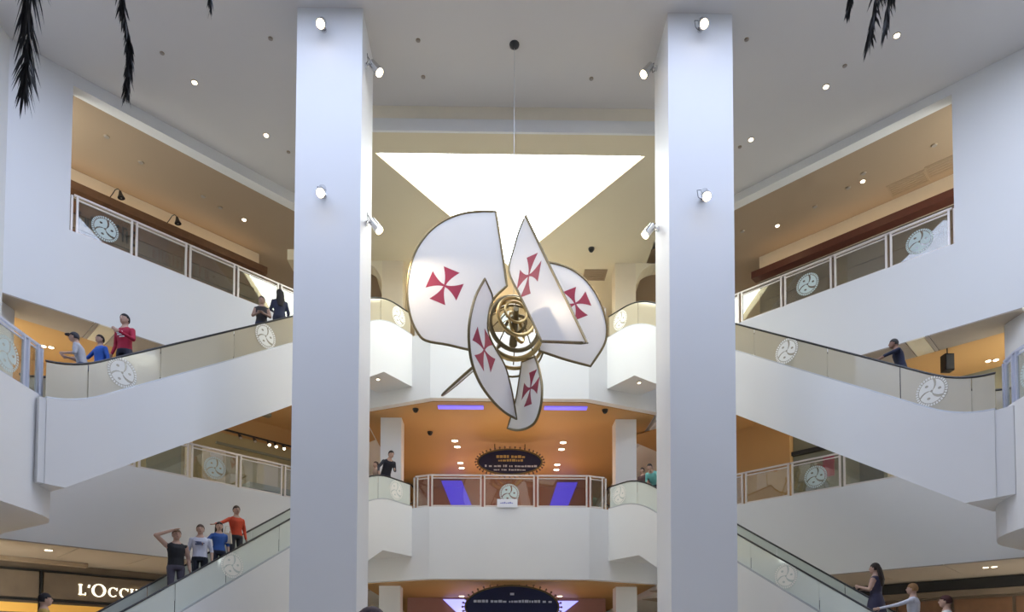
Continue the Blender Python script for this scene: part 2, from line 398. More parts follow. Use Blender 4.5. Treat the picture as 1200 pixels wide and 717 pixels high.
# ------------------------------------------------------------------ escalators
EA = math.radians(33.5)
class Esc:
    def __init__(s, side, ax, ay, zt, zb, t1, slope, tend, bot, botknee, botend, zbend, g):
        s.s = side; s.A = np.array([ax, ay]); s.e = np.array([-side*math.sin(EA), math.cos(EA)]); s.n = np.array([side*math.cos(EA), math.sin(EA)])
        s.zt, s.zb, s.t1, s.sl, s.tend = zt, zb, t1, slope, tend
        s.bot, s.bk, s.be, s.zbe = bot, botknee, botend, zbend; s.g = g
        s.t2 = t1 - (zt-zb)/slope
    def P(s, t, w, z): p = s.A + s.e*t + s.n*w; return (p[0], p[1], z)
    def deck(s, t):
        R = .75
        def sm(x): return 0 if x <= -R else (x if x >= R else (x+R)**2/(4*R))
        return s.zt - s.sl*(sm(s.t1-t) - sm(s.t2-t))
    def t_at(s, px, py, w=.75):
        a = np.array([*(s.A+s.n*w), 0]); p = onplane(px, py, a, [*s.n, 0]); return float((p[:2]-a[:2]) @ s.e), float(p[2])
    def build(s, label, cuts, embs):
        root = empty('escalator', s.P(s.tend, .75, s.zb), label, 'escalator')
        ts = list(np.linspace(0, s.tend, 64)); N = len(ts)
        # cladding: near and far sides plus the underside
        lo = lambda t: s.bot if t > s.bk else s.bot + (s.zbe-s.bot)*(t-s.bk)/(s.be-s.bk) if t > s.be else s.zbe
        kn = sorted(set([0, s.bk, max(s.be, s.tend), s.tend]), reverse=True)
        lowp = [(t, lo(t)) for t in kn if t >= s.tend]
        for w0, w1, nm in ((0, .2, 'side_cladding'), (1.3, 1.5, 'side_cladding')):
            poly = [s.P(t, w0, s.deck(t)) for t in ts] + [s.P(t, w0, z) for t, z in reversed(lowp)]
            v = s.n*(w1-w0); MB().extr(poly, (v[0], v[1], 0)).build(nm, white, root)
        poly = [s.P(t, .2, s.deck(t)-.6) for t in ts] + [s.P(t, .2, z) for t, z in reversed(lowp)]
        v = s.n*1.1; MB().extr(poly, (v[0], v[1], 0)).build('underside', white, root)
        # deck skirts, glass, handrails
        for w in (.1, 1.4):
            sk = MB(); q = []
            for t in ts: q.append((t, s.deck(t)))
            for i in range(N-1):
                (a, za), (b_, zb_) = q[i], q[i+1]
                sk.hexa([s.P(a, w-.1, za), s.P(b_, w-.1, zb_), s.P(b_, w+.1, zb_), s.P(a, w+.1, za), s.P(a, w-.1, za+.035), s.P(b_, w-.1, zb_+.035), s.P(b_, w+.1, zb_+.035), s.P(a, w+.1, za+.035)])
            sk.build('deck_trim', alu, root)
            ed = [0] + cuts + [s.tend]
            for k in range(len(ed)-1):
                a, b_ = ed[k]-.012, ed[k+1]+.012; tt = np.linspace(a, b_, 14); g = MB()
                for i in range(13):
                    x, y = tt[i], tt[i+1]; zx, zy = s.deck(x)+.035, s.deck(y)+.035
                    g.hexa([s.P(x, w-.006, zx), s.P(y, w-.006, zy), s.P(y, w+.006, zy), s.P(x, w+.006, zx), s.P(x, w-.006, zx+.80), s.P(y, w-.006, zy+.80), s.P(y, w+.006, zy+.80), s.P(x, w+.006, zx+.80)])
                gm = MB(); gm.v, gm.f = g.v, g.f
                pane = gm.build('glass_panel', s.g, root)
                if w < .5:
                    for te in embs:
                        if b_ < te < a:
                            z = s.deck(te)+.45; sl = (s.deck(te+.1)-s.deck(te-.1))/.2
                            c = s.P(te, w-.016, z); av = np.array([*s.e, 0])*(-s.s)
                            emblem(c, av, (0, 0, 1), .36, frostw, pane)
            hp = [s.P(t, w, s.deck(t)+.865) for t in ts]
            z0 = s.deck(0); top = [s.P(.28*math.sin(a), w, z0+.5+.365*math.cos(a)) for a in [math.pi*i/8 for i in range(1, 9)]] if s.g is escg else []
            z1 = s.deck(s.tend); bt = [s.P(s.tend-.28*math.sin(a), w, z1+.5+.365*math.cos(a)) for a in [math.pi*i/8 for i in range(1, 9)]]
            MB().tube(list(reversed(top))+hp+(bt if s.g is escg else []), .026, 8).build('handrail', darkrail, root, True)
        if s.g is escg3:   # closed end that meets the walkway slab
            x = .14 if s.s < 0 else .36; q = [(s.tend+.02, .02), (s.tend-x, .02), (s.tend-x, 1.5), (s.tend+.02, 1.5)]
            MB().hexa([s.P(a, b_, s.zbe+.01) for a, b_ in q]+[s.P(a, b_, s.deck(s.tend)-.01) for a, b_ in q]).build('end_cladding', white, root)
        # steps
        t = -.3; k = 0
        while t > s.tend+.3:
            z = s.deck(t-.2)-.02
            MB().hexa([s.P(t, .22, z-.22), s.P(t-.4, .22, z-.22), s.P(t-.4, 1.28, z-.22), s.P(t, 1.28, z-.22), s.P(t, .22, z), s.P(t-.4, .22, z), s.P(t-.4, 1.28, z), s.P(t, 1.28, z)]).build('step', stepm, root)
            t -= .4
        return root
E3L = Esc(-1, -3.70, 25.56, 14.26, 7.62, -1.55, .638, -12.42, 12.28, -1.55, -12.0, 5.70, escg3)
E3R = Esc(1, 3.71, 25.57, 14.22, 7.45, -1.55, .646, -12.67, 12.26, -1.45, -12.05, 5.46, escg3)
E2L = Esc(-1, -3.66, 25.54, 7.69, .10, -1.55, .64, -14.6, 5.81, -1.57, -10.6, 0.02, escg)
E2R = Esc(1, 3.74, 25.58, 7.65, .10, -1.5, .65, -14.6, 5.68, -1.6, -10.4, 0.02, escg)
E2L.t1 = -1.9; E2L.t2 = E2L.t1-(E2L.zt-E2L.zb)/.64
def cuts(e, pts): return [e.t_at(x, y, .1)[0] for x, y in pts]
E3L.build('upper escalator with tinted glass carrying the red-hooded rider', cuts(E3L, [(446, 370), (274, 405), (188, 425), (103, 448)]), cuts(E3L, [(467, 376), (311, 391), (143, 433)]))
E3R.build('upper escalator with tinted glass carrying the rider in a navy shirt', cuts(E3R, [(748, 372), (884, 395), (970, 425), (1055, 445), (1139, 465)]), cuts(E3R, [(727, 374), (922, 408), (1092, 454)]))
E2L.build('lower escalator with greenish glass carrying four riders in a line', cuts(E2L, [(443, 570), (327, 620), (265, 655), (205, 690)])+[-11.2, -13.0], cuts(E2L, [(464, 574), (272, 654)]))
E2R.build('lower escalator with greenish glass carrying a long-haired rider in a dark dress', cuts(E2R, [(747, 575), (880, 640), (960, 685)])+[-10.6, -12.6], cuts(E2R, [(726, 578), (921, 660)]))

# ------------------------------------------------------------------ sculpture of sails
SY = 18.37
hub = atY(602, 385, SY)
root = empty('sail_sculpture', hub, 'hanging windmill sculpture of white sails with red crosses', 'sculpture')
def inset_frame(pts, r, name, m, parent):
    return MB().tube(pts, r, 6, closed=True).build(name, m, parent, True)
def cross_pattee(c, x, y, n, r, rot, parent, m):
    mb = MB(); c = np.array(c)
    for k in range(4):
        a = rot + k*math.pi/2; ca, sa = math.cos(a), math.sin(a)
        outl = [(.07, .0)]; L = []
        for i in range(7):
            t = i/6; L.append((.06+.94*t, .055+.46*t**1.6))
        outl = [(px, -py) for px, py in L] + [(px, py) for px, py in reversed(L)] + [(0, .05), (0, -.05)]
        outl = outl[:14] + [(0, 0)]
        P3 = [tuple(c + (x*(px*ca-py*sa) + y*(px*sa+py*ca))*r + n*.012) for px, py in outl]
        mb.extr(P3, -n*.024)
    o = mb.build('red_cross', m, parent); o['label'] = 'dark red cross with flared arms'
def sail(pix, base, n, cr=None, fr=.035):
    n = np.array(n, float); n /= np.linalg.norm(n)
    q = [np.array(p, float) for p in pix]; m = len(q); corner = []; fine = []
    for i in range(m):
        a = q[i]-q[i-1]; b_ = q[(i+1) % m]-q[i]; corner.append((a @ b_)/(np.linalg.norm(a)*np.linalg.norm(b_)) < .72)
    for i in range(m):
        p1, p2 = q[i], q[(i+1) % m]; p0 = 2*p1-p2 if corner[i] else q[i-1]; p3 = 2*p2-p1 if corner[(i+1) % m] else q[(i+2) % m]
        for k in range(4):
            t = k/4; fine.append(.5*(2*p1+(p2-p0)*t+(2*p0-5*p1+4*p2-p3)*t*t+(3*p1-p0-3*p2+p3)*t**3))
    pix = fine
    P = [onplane(x, y, base, n) for x, y in pix]
    s_o = MB().extr([p+n*.01 for p in P], -n*.02).build('sail', sail_m, root)
    inset_frame(P, fr, 'sail_frame', bronze, s_o)
    if cr:
        x = np.cross(n, [0, 0, 1.]); x /= np.linalg.norm(x); y = np.cross(x, n)
        if x[0] < 0: x = -x
        if y[2] < 0: y = -y
        c = onplane(cr[0], cr[1], base, n); cross_pattee(c, x, y, n, cr[2], math.radians(cr[3]), s_o, crimson)
    return s_o
hb = hub
sail([(581, 248), (560, 248), (540, 251), (520, 259), (503, 272), (489, 291), (481, 312), (477.5, 335), (478, 355), (482, 374), (489, 389), (499, 399), (525, 404), (551, 410), (574, 412), (570, 385), (577, 353), (594, 335), (589, 300)],
     hb+np.array([-1.0, .25, 0]), (-.12, -1, -.05), (521, 335, .48, 65))
sail([(616, 253), (640, 303), (664, 352), (688, 402), (660, 401), (635, 400), (622, 372), (609, 345), (597, 318), (603, 290), (609, 270)],
     hb+np.array([.2, -.75, 0]), (-.84, -.54, .05), (620, 323, .50, 76))
sail([(640, 307), (655, 310), (672, 317), (688, 330), (701, 349), (709, 371), (711, 390), (707, 406), (692, 429), (662, 421), (632, 411), (630, 380), (632, 340)],
     hb+np.array([1.2, .45, 0]), (.15, -1, -.05), (674, 356, .42, 25))
sail([(568, 327), (557, 348), (550.5, 375), (549.5, 400), (553, 425), (562, 448), (575, 467), (590, 482), (605, 491), (599, 457), (591, 428), (578, 405), (571, 385), (573, 362), (577, 349)],
     hb+np.array([-.5, -.75, 0]), (.86, -.50, .0), (567, 410, .50, 62))
sail([(595, 502), (607, 504), (619, 501), (628, 493), (634, 474), (635, 452), (631, 430), (627, 418), (612, 424), (608, 450), (604, 472)],
     hb+np.array([.3, .35, -1]), (-.90, -.43, .08), (622, 455, .46, 80))
# sixth sail, seen nearly edge-on
bv = np.array([-.76, 0, -.65]); vv = np.array([-.05, .92, .365]); vv -= bv*(vv @ bv); vv /= np.linalg.norm(vv); n6 = np.cross(bv, vv)
c6 = hub + np.array([.0, .5, .05]); P6 = []
for i in range(13): t = math.radians(-48+96*i/12); P6.append(c6 + (bv*math.cos(t)+vv*math.sin(t))*2.58)
for i in range(7): t = math.radians(48-96*i/6); P6.append(c6 + (bv*math.cos(t)+vv*math.sin(t))*.95)
so = MB().extr([p+n6*.01 for p in P6], -n6*.02).build('sail', sail_m, root); inset_frame(P6, .035, 'sail_frame', bronze, so)
# hub of gilded rings
def ring(c, r, n, rad, name='hub_ring', m=gold, sides=8):
    n = Vector(n).normalized(); x = n.orthogonal().normalized(); y = n.cross(x)
    return MB().tube([Vector(c)+(x*math.cos(t)+y*math.sin(t))*r for t in [2*math.pi*i/40 for i in range(40)]], rad, sides, closed=True).build(name, m, root, True)
for (dx, dy, dz), r, n, rad, m_ in (((0, 0, 0), .80, (.25, -1, -.15), .075, gold), ((.03, -.22, .02), .70, (.3, -1, -.1), .06, bronze), ((.02, .28, -.05), .86, (.2, -1, -.3), .05, gold), ((.05, -.45, .1), .52, (.4, -1, .1), .05, gold),
                             ((.08, .1, .08), .40, (.9, -.5, .2), .04, gold), ((.05, .0, .1), .30, (-.4, -1, .3), .04, bronze), ((-.02, .5, -.12), .92, (.15, -1, -.4), .03, bronze), ((.04, -.6, .15), .30, (.35, -1, .15), .035, gold)):
    ring(hub+np.array([dx, dy, dz]), r, n, rad, m=m_)
for k in range(8):
    a = 2*math.pi*k/8; d = np.array([math.cos(a), 0, math.sin(a)])
    MB().tube([hub+d*.30+np.array([.05, -.5, .12]), hub+d*.82+np.array([0, .3, -.05])], .016, 6).build('hub_strut', bronze, root)
MB().tube([hub+np.array([.05, -.75, .15]), hub+np.array([.0, .7, -.1])], [.07, .12], 10).build('hub_axle', bronze, root, True)
sus = atZ(596, 52, H)
MB().tube([hub+np.array([0, 0, .1]), (hub[0], hub[1], H-.1)], .006, 6).build('suspension_cable', alu, root)
MB().tube([(hub[0], hub[1], H-.12), (hub[0], hub[1], H-.05), (hub[0], hub[1], H)], [.05, .13, .14], 12).build('ceiling_cup', darkgrey, root, True)

# ------------------------------------------------------------------ spotlights on the pillars
def spot(px, py, face, s, label):
    n = np.array([0, -1., 0]) if face == 'front' else np.array([-s*1., 0, 0])
    pl0 = (0, 17.4, 0) if face == 'front' else ((pl[-1][1] if s < 0 else pl[1][0]), 0, 0)
    c = onplane(px, py, pl0, n); c = c - n*0
    root = empty('spotlight', c, label, 'spotlight', 'spotlights on the pillars')
    side = np.cross(n, [0, 0, 1.])
    MB().tube([c, c+n*.05], .07, 12).build('wall_plate', chrome, root, True)
    j = c+n*.22+np.array([0, 0, .02]); MB().tube([c+n*.04, c+n*.14+np.array([0, 0, .06]), j], .02, 6).build('bracket', chrome, root, True)
    d = n*.62+np.array([0, 0, -.78]); d /= np.linalg.norm(d)
    MB().tube([j-d*.10, j-d*.08, j+d*.25, j+d*.26], [.06, .10, .115, .12], 14).build('lamp_body', chrome, root, True)
    MB().tube([j+d*.255, j+d*.29], [.105, .10], 14).build('lens', lampglow, root, True)
    MB().tube([j-d*.1, j-d*.24+side*.06, j-d*.22+side*.16, c+n*.1+side*.14, c+n*.02+side*.05], .009, 5).build('cable', darkgrey, root, True)
    l = bpy.data.lights.new('spotlight_lamp', 'SPOT'); l.energy = 300; l.color = (1, .82, .60); l.spot_size = 1.7; l.spot_blend = .6; l.shadow_soft_size = .1
    o = bpy.data.objects.new('spotlight_lamp', l); col.objects.link(o); o.location = tuple(j+d*.32)
    o.rotation_euler = Vector(d).to_track_quat('-Z', 'Y').to_euler(); o.parent = root; o.matrix_parent_inverse = root.matrix_world.inverted()
for px, py, fc, s, lb in ((380, 36, 'front', -1, 'chrome spotlight high on the front of the pillar near the gooseneck lamps'), (380, 230, 'front', -1, 'chrome spotlight halfway down the front of the pillar near the gooseneck lamps'),
                      (428, 77, 'in', -1, 'chrome spotlight high on the inner side of the pillar near the gooseneck lamps'), (428, 262, 'in', -1, 'chrome spotlight halfway down the inner side of the pillar near the gooseneck lamps'),
                      (820, 36, 'front', 1, 'chrome spotlight high on the front of the pillar near the dark red board'), (823, 234, 'front', 1, 'chrome spotlight halfway down the front of the pillar near the dark red board'),
                      (770, 80, 'in', 1, 'chrome spotlight high on the inner side of the pillar near the dark red board'), (772, 268, 'in', 1, 'chrome spotlight halfway down the inner side of the pillar near the dark red board')):
    spot(px, py, fc, s, lb)

# ------------------------------------------------------------------ downlights
def downlight(p, r, m, label, group, power=0, name='downlight'):
    root = empty(name, p, label, 'downlight', group)
    p = np.array(p); MB().tube([p, p-[0, 0, .02]], [r*1.25, r*1.2], 14).build('trim_ring', ventm, root, True)
    MB().tube([p-[0, 0, .018], p-[0, 0, .03]], [r, r*.95], 14).build('lens', m, root, True)
    if power:
        l = bpy.data.lights.new('downlight_lamp', 'SPOT'); l.energy = power; l.color = (1, .74, .42); l.spot_size = 2.4; l.spot_blend = .7; l.shadow_soft_size = .12
        o = bpy.data.objects.new('downlight_lamp', l); col.objects.link(o); o.location = tuple(p-[0, 0, .05]); o.parent = root; o.matrix_parent_inverse = root.matrix_world.inverted()
for px, py in ((228, 96), (312, 158), (1051, 41), (968, 101), (880, 163)):
    downlight(atZ(px, py, H), .075, downglow, 'small lit downlight in the grey atrium ceiling', 'lit atrium downlights')
for px, py in ((190, 62), (317, 45), (338, 178), (867, 172), (990, 77), (875, 46), (490, 47), (496, 90), (693, 92)):
    downlight(atZ(px, py, H), .05, downoff, 'small unlit downlight in the grey atrium ceiling', 'unlit atrium downlights')
for s, pts in ((-1, ((286, 257),)), (1, ((1011, 212), (911, 264)))):
    for px, py in pts: downlight(atZ(px, py, OT[s]), .075, downglow, 'lit downlight in the brown upper gallery ceiling', 'lit gallery downlights', 20)
for s, pts in ((-1, ((165, 190), (125, 160), (238, 230), (258, 243))), (1, ((994, 220), (955, 242), (870, 271), (1095, 170), (1012, 203)))):
    for px, py in pts: downlight(atZ(px, py, OT[s]), .075, downoff, 'unlit downlight in the brown upper gallery ceiling', 'unlit gallery downlights')
for px, py in ((533, 516), (536, 523), (539.5, 542), (541, 548), (660, 518), (658, 526), (653, 544), (652, 550)):
    downlight(atZ(px, py, B3[0]), .14, downglow, 'lit downlight in the ochre ceiling above the oval sign', 'ochre ceiling downlights', 30)
for px, py in ((51, 405), (60, 406.5)): downlight(atZ(px, py, B3[-1]), .075, downglow, 'lit downlight in the ochre ceiling above the walkway with the white column', 'walkway downlights', 12)
for px, py in ((1158, 422.4), (1167, 421.2)): downlight(atZ(px, py, B3[1]), .075, downglow, 'lit downlight in the ochre ceiling beside the dark wall box', 'walkway downlights beside the wall box', 12)
for px, py in ((57, 644),): downlight(atZ(px, py, B2[-1]), .10, downglow, 'lit downlight in the shop soffit above the lettered shop', None, 40)
for px, py in ((1155, 664.2), (1165, 663.4)): downlight(atZ(px, py, B2[1]), .07, downglow, 'lit downlight in the soffit above the dark shopfront', 'soffit downlights above the dark shopfront', 30)
for px, py in ((541, 698), (656, 698)): downlight(atZ(px, py, B2[0]), .12, downglow, 'lit downlight beside the large oval sign', 'downlights beside the large oval sign', 40)
for px, py in ((443, 444), (749, 448)):
    e_ = E3L if px < 600 else E3R
    p = atZ(px, py, 12.2); downlight(p, .06, downglow, 'tiny lit downlight under the top end of an upper escalator', 'downlights under the escalator ends')
# domes and vents on the tan ceiling
for px, py, z, lb in ((693, 291, ZB, 'dark dome camera on the tan ceiling near the square vent'), (487, 479, B3[0], 'dark dome camera under the top balcony beside the short column'), (504, 506, B3[0], 'dark dome camera deep in the ochre ceiling'), (709, 480, B3[0], 'dark dome camera under the top balcony near the turquoise visitor')):
    p = atZ(px, py, z); rt = empty('dome_camera', p, lb, 'camera')
    MB().tube([p, p-[0, 0, .05]], [.12, .12], 12).build('base', darkgrey, rt, True); MB().sphere(p-[0, 0, .06], (.10, .10, .10)).build('dome', black, rt, True)
def vent(p, a, b_, sx, sy, label):
    p = np.array(p, float); a = np.array([*a, 0.]); b_ = np.array([*b_, 0.]); rt = empty('air_vent', p, label, 'vent', None)
    def slab(c0, ca, cb, hx, hy, z0, z1, nm, m):
        c = p+a*ca+b_*cb; q = [c-a*hx-b_*hy, c+a*hx-b_*hy, c+a*hx+b_*hy, c-a*hx+b_*hy]
        MB().hexa([tuple(v+[0, 0, z0]) for v in q]+[tuple(v+[0, 0, z1]) for v in q]).build(nm, m, rt)
    slab(p, 0, 0, sx/2, sy/2, -.02, 0, 'frame', ventm)
    k = int(sy/.12)
    for i in range(k): slab(p, 0, -sy/2+.08+i*(sy-.16)/max(1, k-1), sx/2-.06, .03, -.035, -.02, 'slat', ventm)
vent(atZ(697, 322, ZB), (1, 0), (0, 1), .95, .8, 'square air vent in the tan ceiling near the dome camera')
UW = np.array([-.7071, .7071]); VW = np.array([.7071, .7071])
vent(atZ(1064, 215, OT[1]), UW, VW, 1.2, .75, 'large air vent in the brown gallery ceiling above the red board')
vent(atZ(1108, 193, OT[1]), UW, VW, 1.1, .7, 'air vent in the brown gallery ceiling at the corner of the white wall')

# ------------------------------------------------------------------ shops
def uplight(s, u0, u1, d, z, power, c=(1, .70, .40)):  # unseen area lamp added to warm the gallery ceiling, no fixture modelled
    l = bpy.data.lights.new('added_uplight', 'AREA'); l.shape = 'RECTANGLE'; l.size = u1-u0; l.size_y = .3; l.energy = power; l.color = c
    o = bpy.data.objects.new('added_uplight', l); col.objects.link(o)
    p = WP(s, (u0+u1)/2, d, z); o.location = p
    a = math.atan2(.7071, -s*.7071); o.rotation_euler = (math.pi, 0, -a) if False else Matrix(((math.cos(a), math.sin(a), 0), (math.sin(a), -math.cos(a), 0), (0, 0, -1))).to_euler()
    return o
def strokes(s, u0, u1, d, z, h, m, parent, seed, n=9):
    rnd = random.Random(seed); mb = MB(); u = u0
    while u < u1-.1:
        wd = rnd.uniform(.12, .26); z0 = z; hh = h*rnd.uniform(.6, 1)
        mb.wbox(s, u, u+.05, d-.03, d, z0, z0+hh)
        if rnd.random() < .6: mb.wbox(s, u, u+wd*.7, d-.03, d, z0+hh-.06, z0+hh)
        if rnd.random() < .5: mb.wbox(s, u, u+wd*.7, d-.03, d, z0, z0+.06)
        if rnd.random() < .5: mb.wbox(s, u+wd*.6, u+wd*.6+.05, d-.03, d, z0, z0+hh*.8)
        u += wd+.06
    tag(mb.build('worn_lettering', m, parent), kind='stuff')
for s in (-1, 1):
    D = 3.85; z0 = R3[s]; ue = 9.08
    lb = ('cream shopfront with brown timber sign board and gooseneck lamps', 'cream shopfront with dark red board')[s > 0]
    rt = empty('shopfront', WP(s, 4, D, z0), lb, 'shopfront')
    MB().wbox(s, -2, ue, D, D+3.0, 17.6, OT[s]).build('upper_wall', cream, rt)
    MB().wbox(s, -2, ue, D+.02, D+3.0, z0, 17.6).build('lower_wall', shopbrown, rt)
    MB().wbox(s, -2, ue+.15, D-.45, D, 17.62, 17.9).build('canopy_board', brownwood if s < 0 else redwood, rt)
    for k in range(6 if s < 0 else 3):
        zz = z0+.3+k*.5 if s < 0 else z0+.6+k*1.0
        MB().wbox(s, -2, ue-.2, D-.03, D+.02, zz, zz+(.42 if s < 0 else .08)).build('timber_plank', (shopbrown, brownwood)[k % 2], rt)
    if s < 0:
        strokes(s, 2.6, 4.6, D-.03, 16.75, .55, black, rt, 3); strokes(s, 5.0, 7.2, D-.03, 16.6, .5, brownwood, rt, 4)
        for u in (3.52, 5.42):
            g = empty('gooseneck_lamp', WP(s, u, D-.3, 17.9), 'black gooseneck lamp on the brown board, %s' % ('nearer the white corner wall' if u < 4 else 'nearer the pillar'), 'lamp')
            pth = [WP(s, u-.10, D-.2, 17.9), WP(s, u-.02, D-.26, 17.98), WP(s, u+.06, D-.32, 18.14), WP(s, u+.12, D-.40, 18.28), WP(s, u+.18, D-.48, 18.30), WP(s, u+.22, D-.54, 18.22)]
            MB().tube(pth, .016, 6).build('arm', black, g, True)
            q = np.array(WP(s, u+.23, D-.55, 18.2)); dr = np.array(WP(s, .03, -.03, -.24))-np.array(WP(s, 0, 0, 0))
            MB().tube([q, q+dr*.5, q+dr], [.04, .07, .12], 12).build('shade', black, g, True)
            MB().sphere(q+dr*.85, .045).build('bulb', downoff, g, True)
    else:
        for u in (3.6, 5.9): MB().wbox(s, u, u+.9, D-.06, D+.02, z0+.2, 16.1).build('display_panel', darkolive, rt)
    uplight(s, 0, 9, D-.25, 17.95, 12)
    # middle gallery
    D = 4.0; z0 = R2[s]; zt = 10.87 if s < 0 else 10.67
    if s < 0:
        rt = empty('shopfront', WP(s, 6, D, z0), 'olive shopfront with track lights above the middle gallery', 'shopfront')
        MB().wbox(s, -2, 13.5, D, D+.2, z0, zt).build('wall', olive, rt)
        MB().wbox(s, -2, 13.5, D+.2, D+.4, zt, B3[s]).build('upper_wall', ochre, rt)
        MB().wbox(s, 5.0, 6.2, D-.08, D, z0, zt-.3).build('dark_panel', darkolive, rt)
        MB().wbox(s, 6.35, 6.6, D-.1, D, z0, zt-.2).build('cream_pilaster', cream, rt)
        for k, (u, wd) in enumerate(((7.0, .9), (8.1, .9), (9.2, .9), (10.3, .9))):
            MB().wbox(s, u, u+wd, D-.05, D, z0+.3, zt-.7).build('display_panel', (cream, olive)[k % 2], rt)
        MB().wbox(s, 7.5, 11.5, D-.10, D, zt-.5, zt-.42).build('shelf', darkolive, rt)
        MB().wbox(s, 6.2, 13, D-.35, D-.28, zt, zt+.06).build('track', black, rt)
        for u in (8.3, 8.9, 9.5, 9.8, 10.15):
            c = np.array(WP(s, u, D-.33, zt-.02)); g = empty('track_lamp', c, 'small track lamp on the black rail above the olive shopfront', 'lamp', 'track lamps')
            dr = np.array(WP(s, 0, -.12, -.16))-np.array(WP(s, 0, 0, 0)); MB().tube([c, c+dr], [.05, .07], 10).build('lamp_body', black, g, True)
            MB().tube([c+dr, c+dr*1.1], [.06, .055], 10).build('lens', downglow if u > 9 else downoff, g, True)
        bx = empty('bench', WP(s, 8.5, 1.2, z0), 'low dark bench behind the middle gallery railing near the track lights', 'bench')
        MB().wbox(s, 7.6, 9.9, 1.2, 1.8, z0+.42, z0+.62).build('seat', darkolive, bx); MB().wbox(s, 7.7, 9.8, 1.3, 1.7, z0, z0+.42).build('base', darkgrey, bx)
        MB().wbox(s, 8.3, 9.3, 3.0, 3.25, B3[s]-.12, B3[s]-.0).build('hanging_bar', darkolive, rt)
    else:
        rt = empty('shopfront', WP(s, 6, D, z0), 'grey-green shopfront with a red poster behind the middle gallery', 'shopfront')
        MB().wbox(s, -2, 7.85, D, D+.2, z0, B3[s]).build('wall', darkolive, rt)
        MB().wbox(s, -2, 7.85, D-.2, D, zt-.6, zt-.45).build('dark_beam', black, rt)
        MB().wbox(s, 6.3, 6.7, D-.06, D, z0+1.5, z0+2.3).build('red_poster', crimson, rt)
        MB().wbox(s, 4.6, 5.4, D-.06, D, z0+.1, z0+2.4).build('dark_panel', darkgrey, rt)
        MB().wbox(s, 4.2, 4.45, D-.1, D, z0, zt-.6).build('cream_pilaster', cream, rt)
        MB().wbox(s, 1.5, 2.2, D-.06, D, z0+.4, z0+1.4).build('warm_display', olive, rt)
        struct('wall_gallery_block', MB().wbox(s, 7.87, 13, D-.3, D+3, z0, B3[s]), ochre, 'plain ochre wall block in the middle gallery')
        MB().wbox(s, 7.7, 8.6, 2.6, 3.2, B3[s]-.1, B3[s]).build('hanging_bar', darkolive, rt)
        bk = empty('wall_box', WP(s, .2, 3.4, 10), 'black box hung from the ochre ceiling behind the upper escalator', 'speaker')
        p = atZ(1110, 416, 11.4)
        MB().box(p[0]-.14, p[0]+.14, p[1]-.12, p[1]+.12, p[2]-.52, p[2]+.0).build('cabinet', black, bk); MB().tube([(p[0], p[1], p[2]), (p[0], p[1], B3[s])], .02, 6).build('bracket', black, bk)
        MB().box(p[0]-.12, p[0]+.12, p[1]-.135, p[1]-.12, p[2]-.48, p[2]-.04).build('grille', darkgrey, bk)
    uplight(s, -1, 10, 2.6, z0+2.2, 17)
    # ground floor
    D = 4.0
    if s < 0:
        rt = empty('shopfront', WP(s, 3, D, 0), 'brown panelled shopfront with backlit serif lettering', 'shopfront')
        MB().wbox(s, -3, 13, D+.05, D+.3, 0, B2[s]-.01).build('wall', shopbrown, rt)
        for u0, u1 in ((-2.5, -.6), (-.55, 1.85), (1.92, 6.4), (6.45, 9.5), (9.55, 12.5)):
            MB().wbox(s, u0+.03, u1-.03, D-.02, D+.05, 3.88, 4.74).build('fascia_panel', shopbrown, rt)
        MB().wbox(s, -3, 13, D-.05, D+.05, 4.76, 4.82).build('frame_bar', black, rt); MB().wbox(s, -3, 13, D-.05, D+.05, 3.78, 3.86).build('frame_bar', black, rt)
        for u in (-.58, 1.88, 6.42, 9.52): MB().wbox(s, u-.035, u+.035, D-.05, D+.05, 0, 4.8).build('mullion', black, rt)
        for u0, u1 in ((-2.5, -.7), (-.5, 1.8), (2.0, 6.3), (6.5, 9.4)):
            for zz in (.5, 1.1, 1.7, 2.3, 2.9, 3.4): MB().wbox(s, u0, u1, D-.02, D+.05, zz, zz+.3).build('lit_shelf', shelfglow, rt)
        MB().wbox(s, .6, 3.0, D-.9, D-.6, B2[s]-.13, B2[s]-.01).build('soffit_slot', ventm, rt)
        # lettering
        def letter(ch, u, h, zb):
            mb = MB(); t = .055*h/.3; th = t*.42; d0, d1 = D-.07, D-.02
            def bx(a, b_, c, e): mb.wbox(s, u+a, u+b_, d0, d1, zb+c, zb+e)
            def seg(p, q, wd):
                p = np.array(p); q = np.array(q); dd = (q-p)/np.linalg.norm(q-p); nn = np.array([-dd[1], dd[0]])*wd/2
                c4 = [p-nn, q-nn, q+nn, p+nn]; mb.hexa([WP(s, u+x, d0, zb+y) for x, y in c4]+[WP(s, u+x, d1, zb+y) for x, y in c4])
            def arc(a0, a1, rx, ry, cx_, cy_):
                n = 22
                for i in range(n):
                    A, Bq = math.radians(a0+(a1-a0)*i/n), math.radians(a0+(a1-a0)*(i+1)/n)
                    q = []
                    for an in (A, Bq):
                        q.append(((cx_+rx*math.cos(an), cy_+ry*math.sin(an)), (cx_+(rx-t*.95)*math.cos(an), cy_+(ry-th)*math.sin(an))))
                    c4 = [q[0][0], q[1][0], q[1][1], q[0][1]]
                    mb.hexa([WP(s, u+x, d0, zb+y) for x, y in c4]+[WP(s, u+x, d1, zb+y) for x, y in c4])
            sw = h*.07
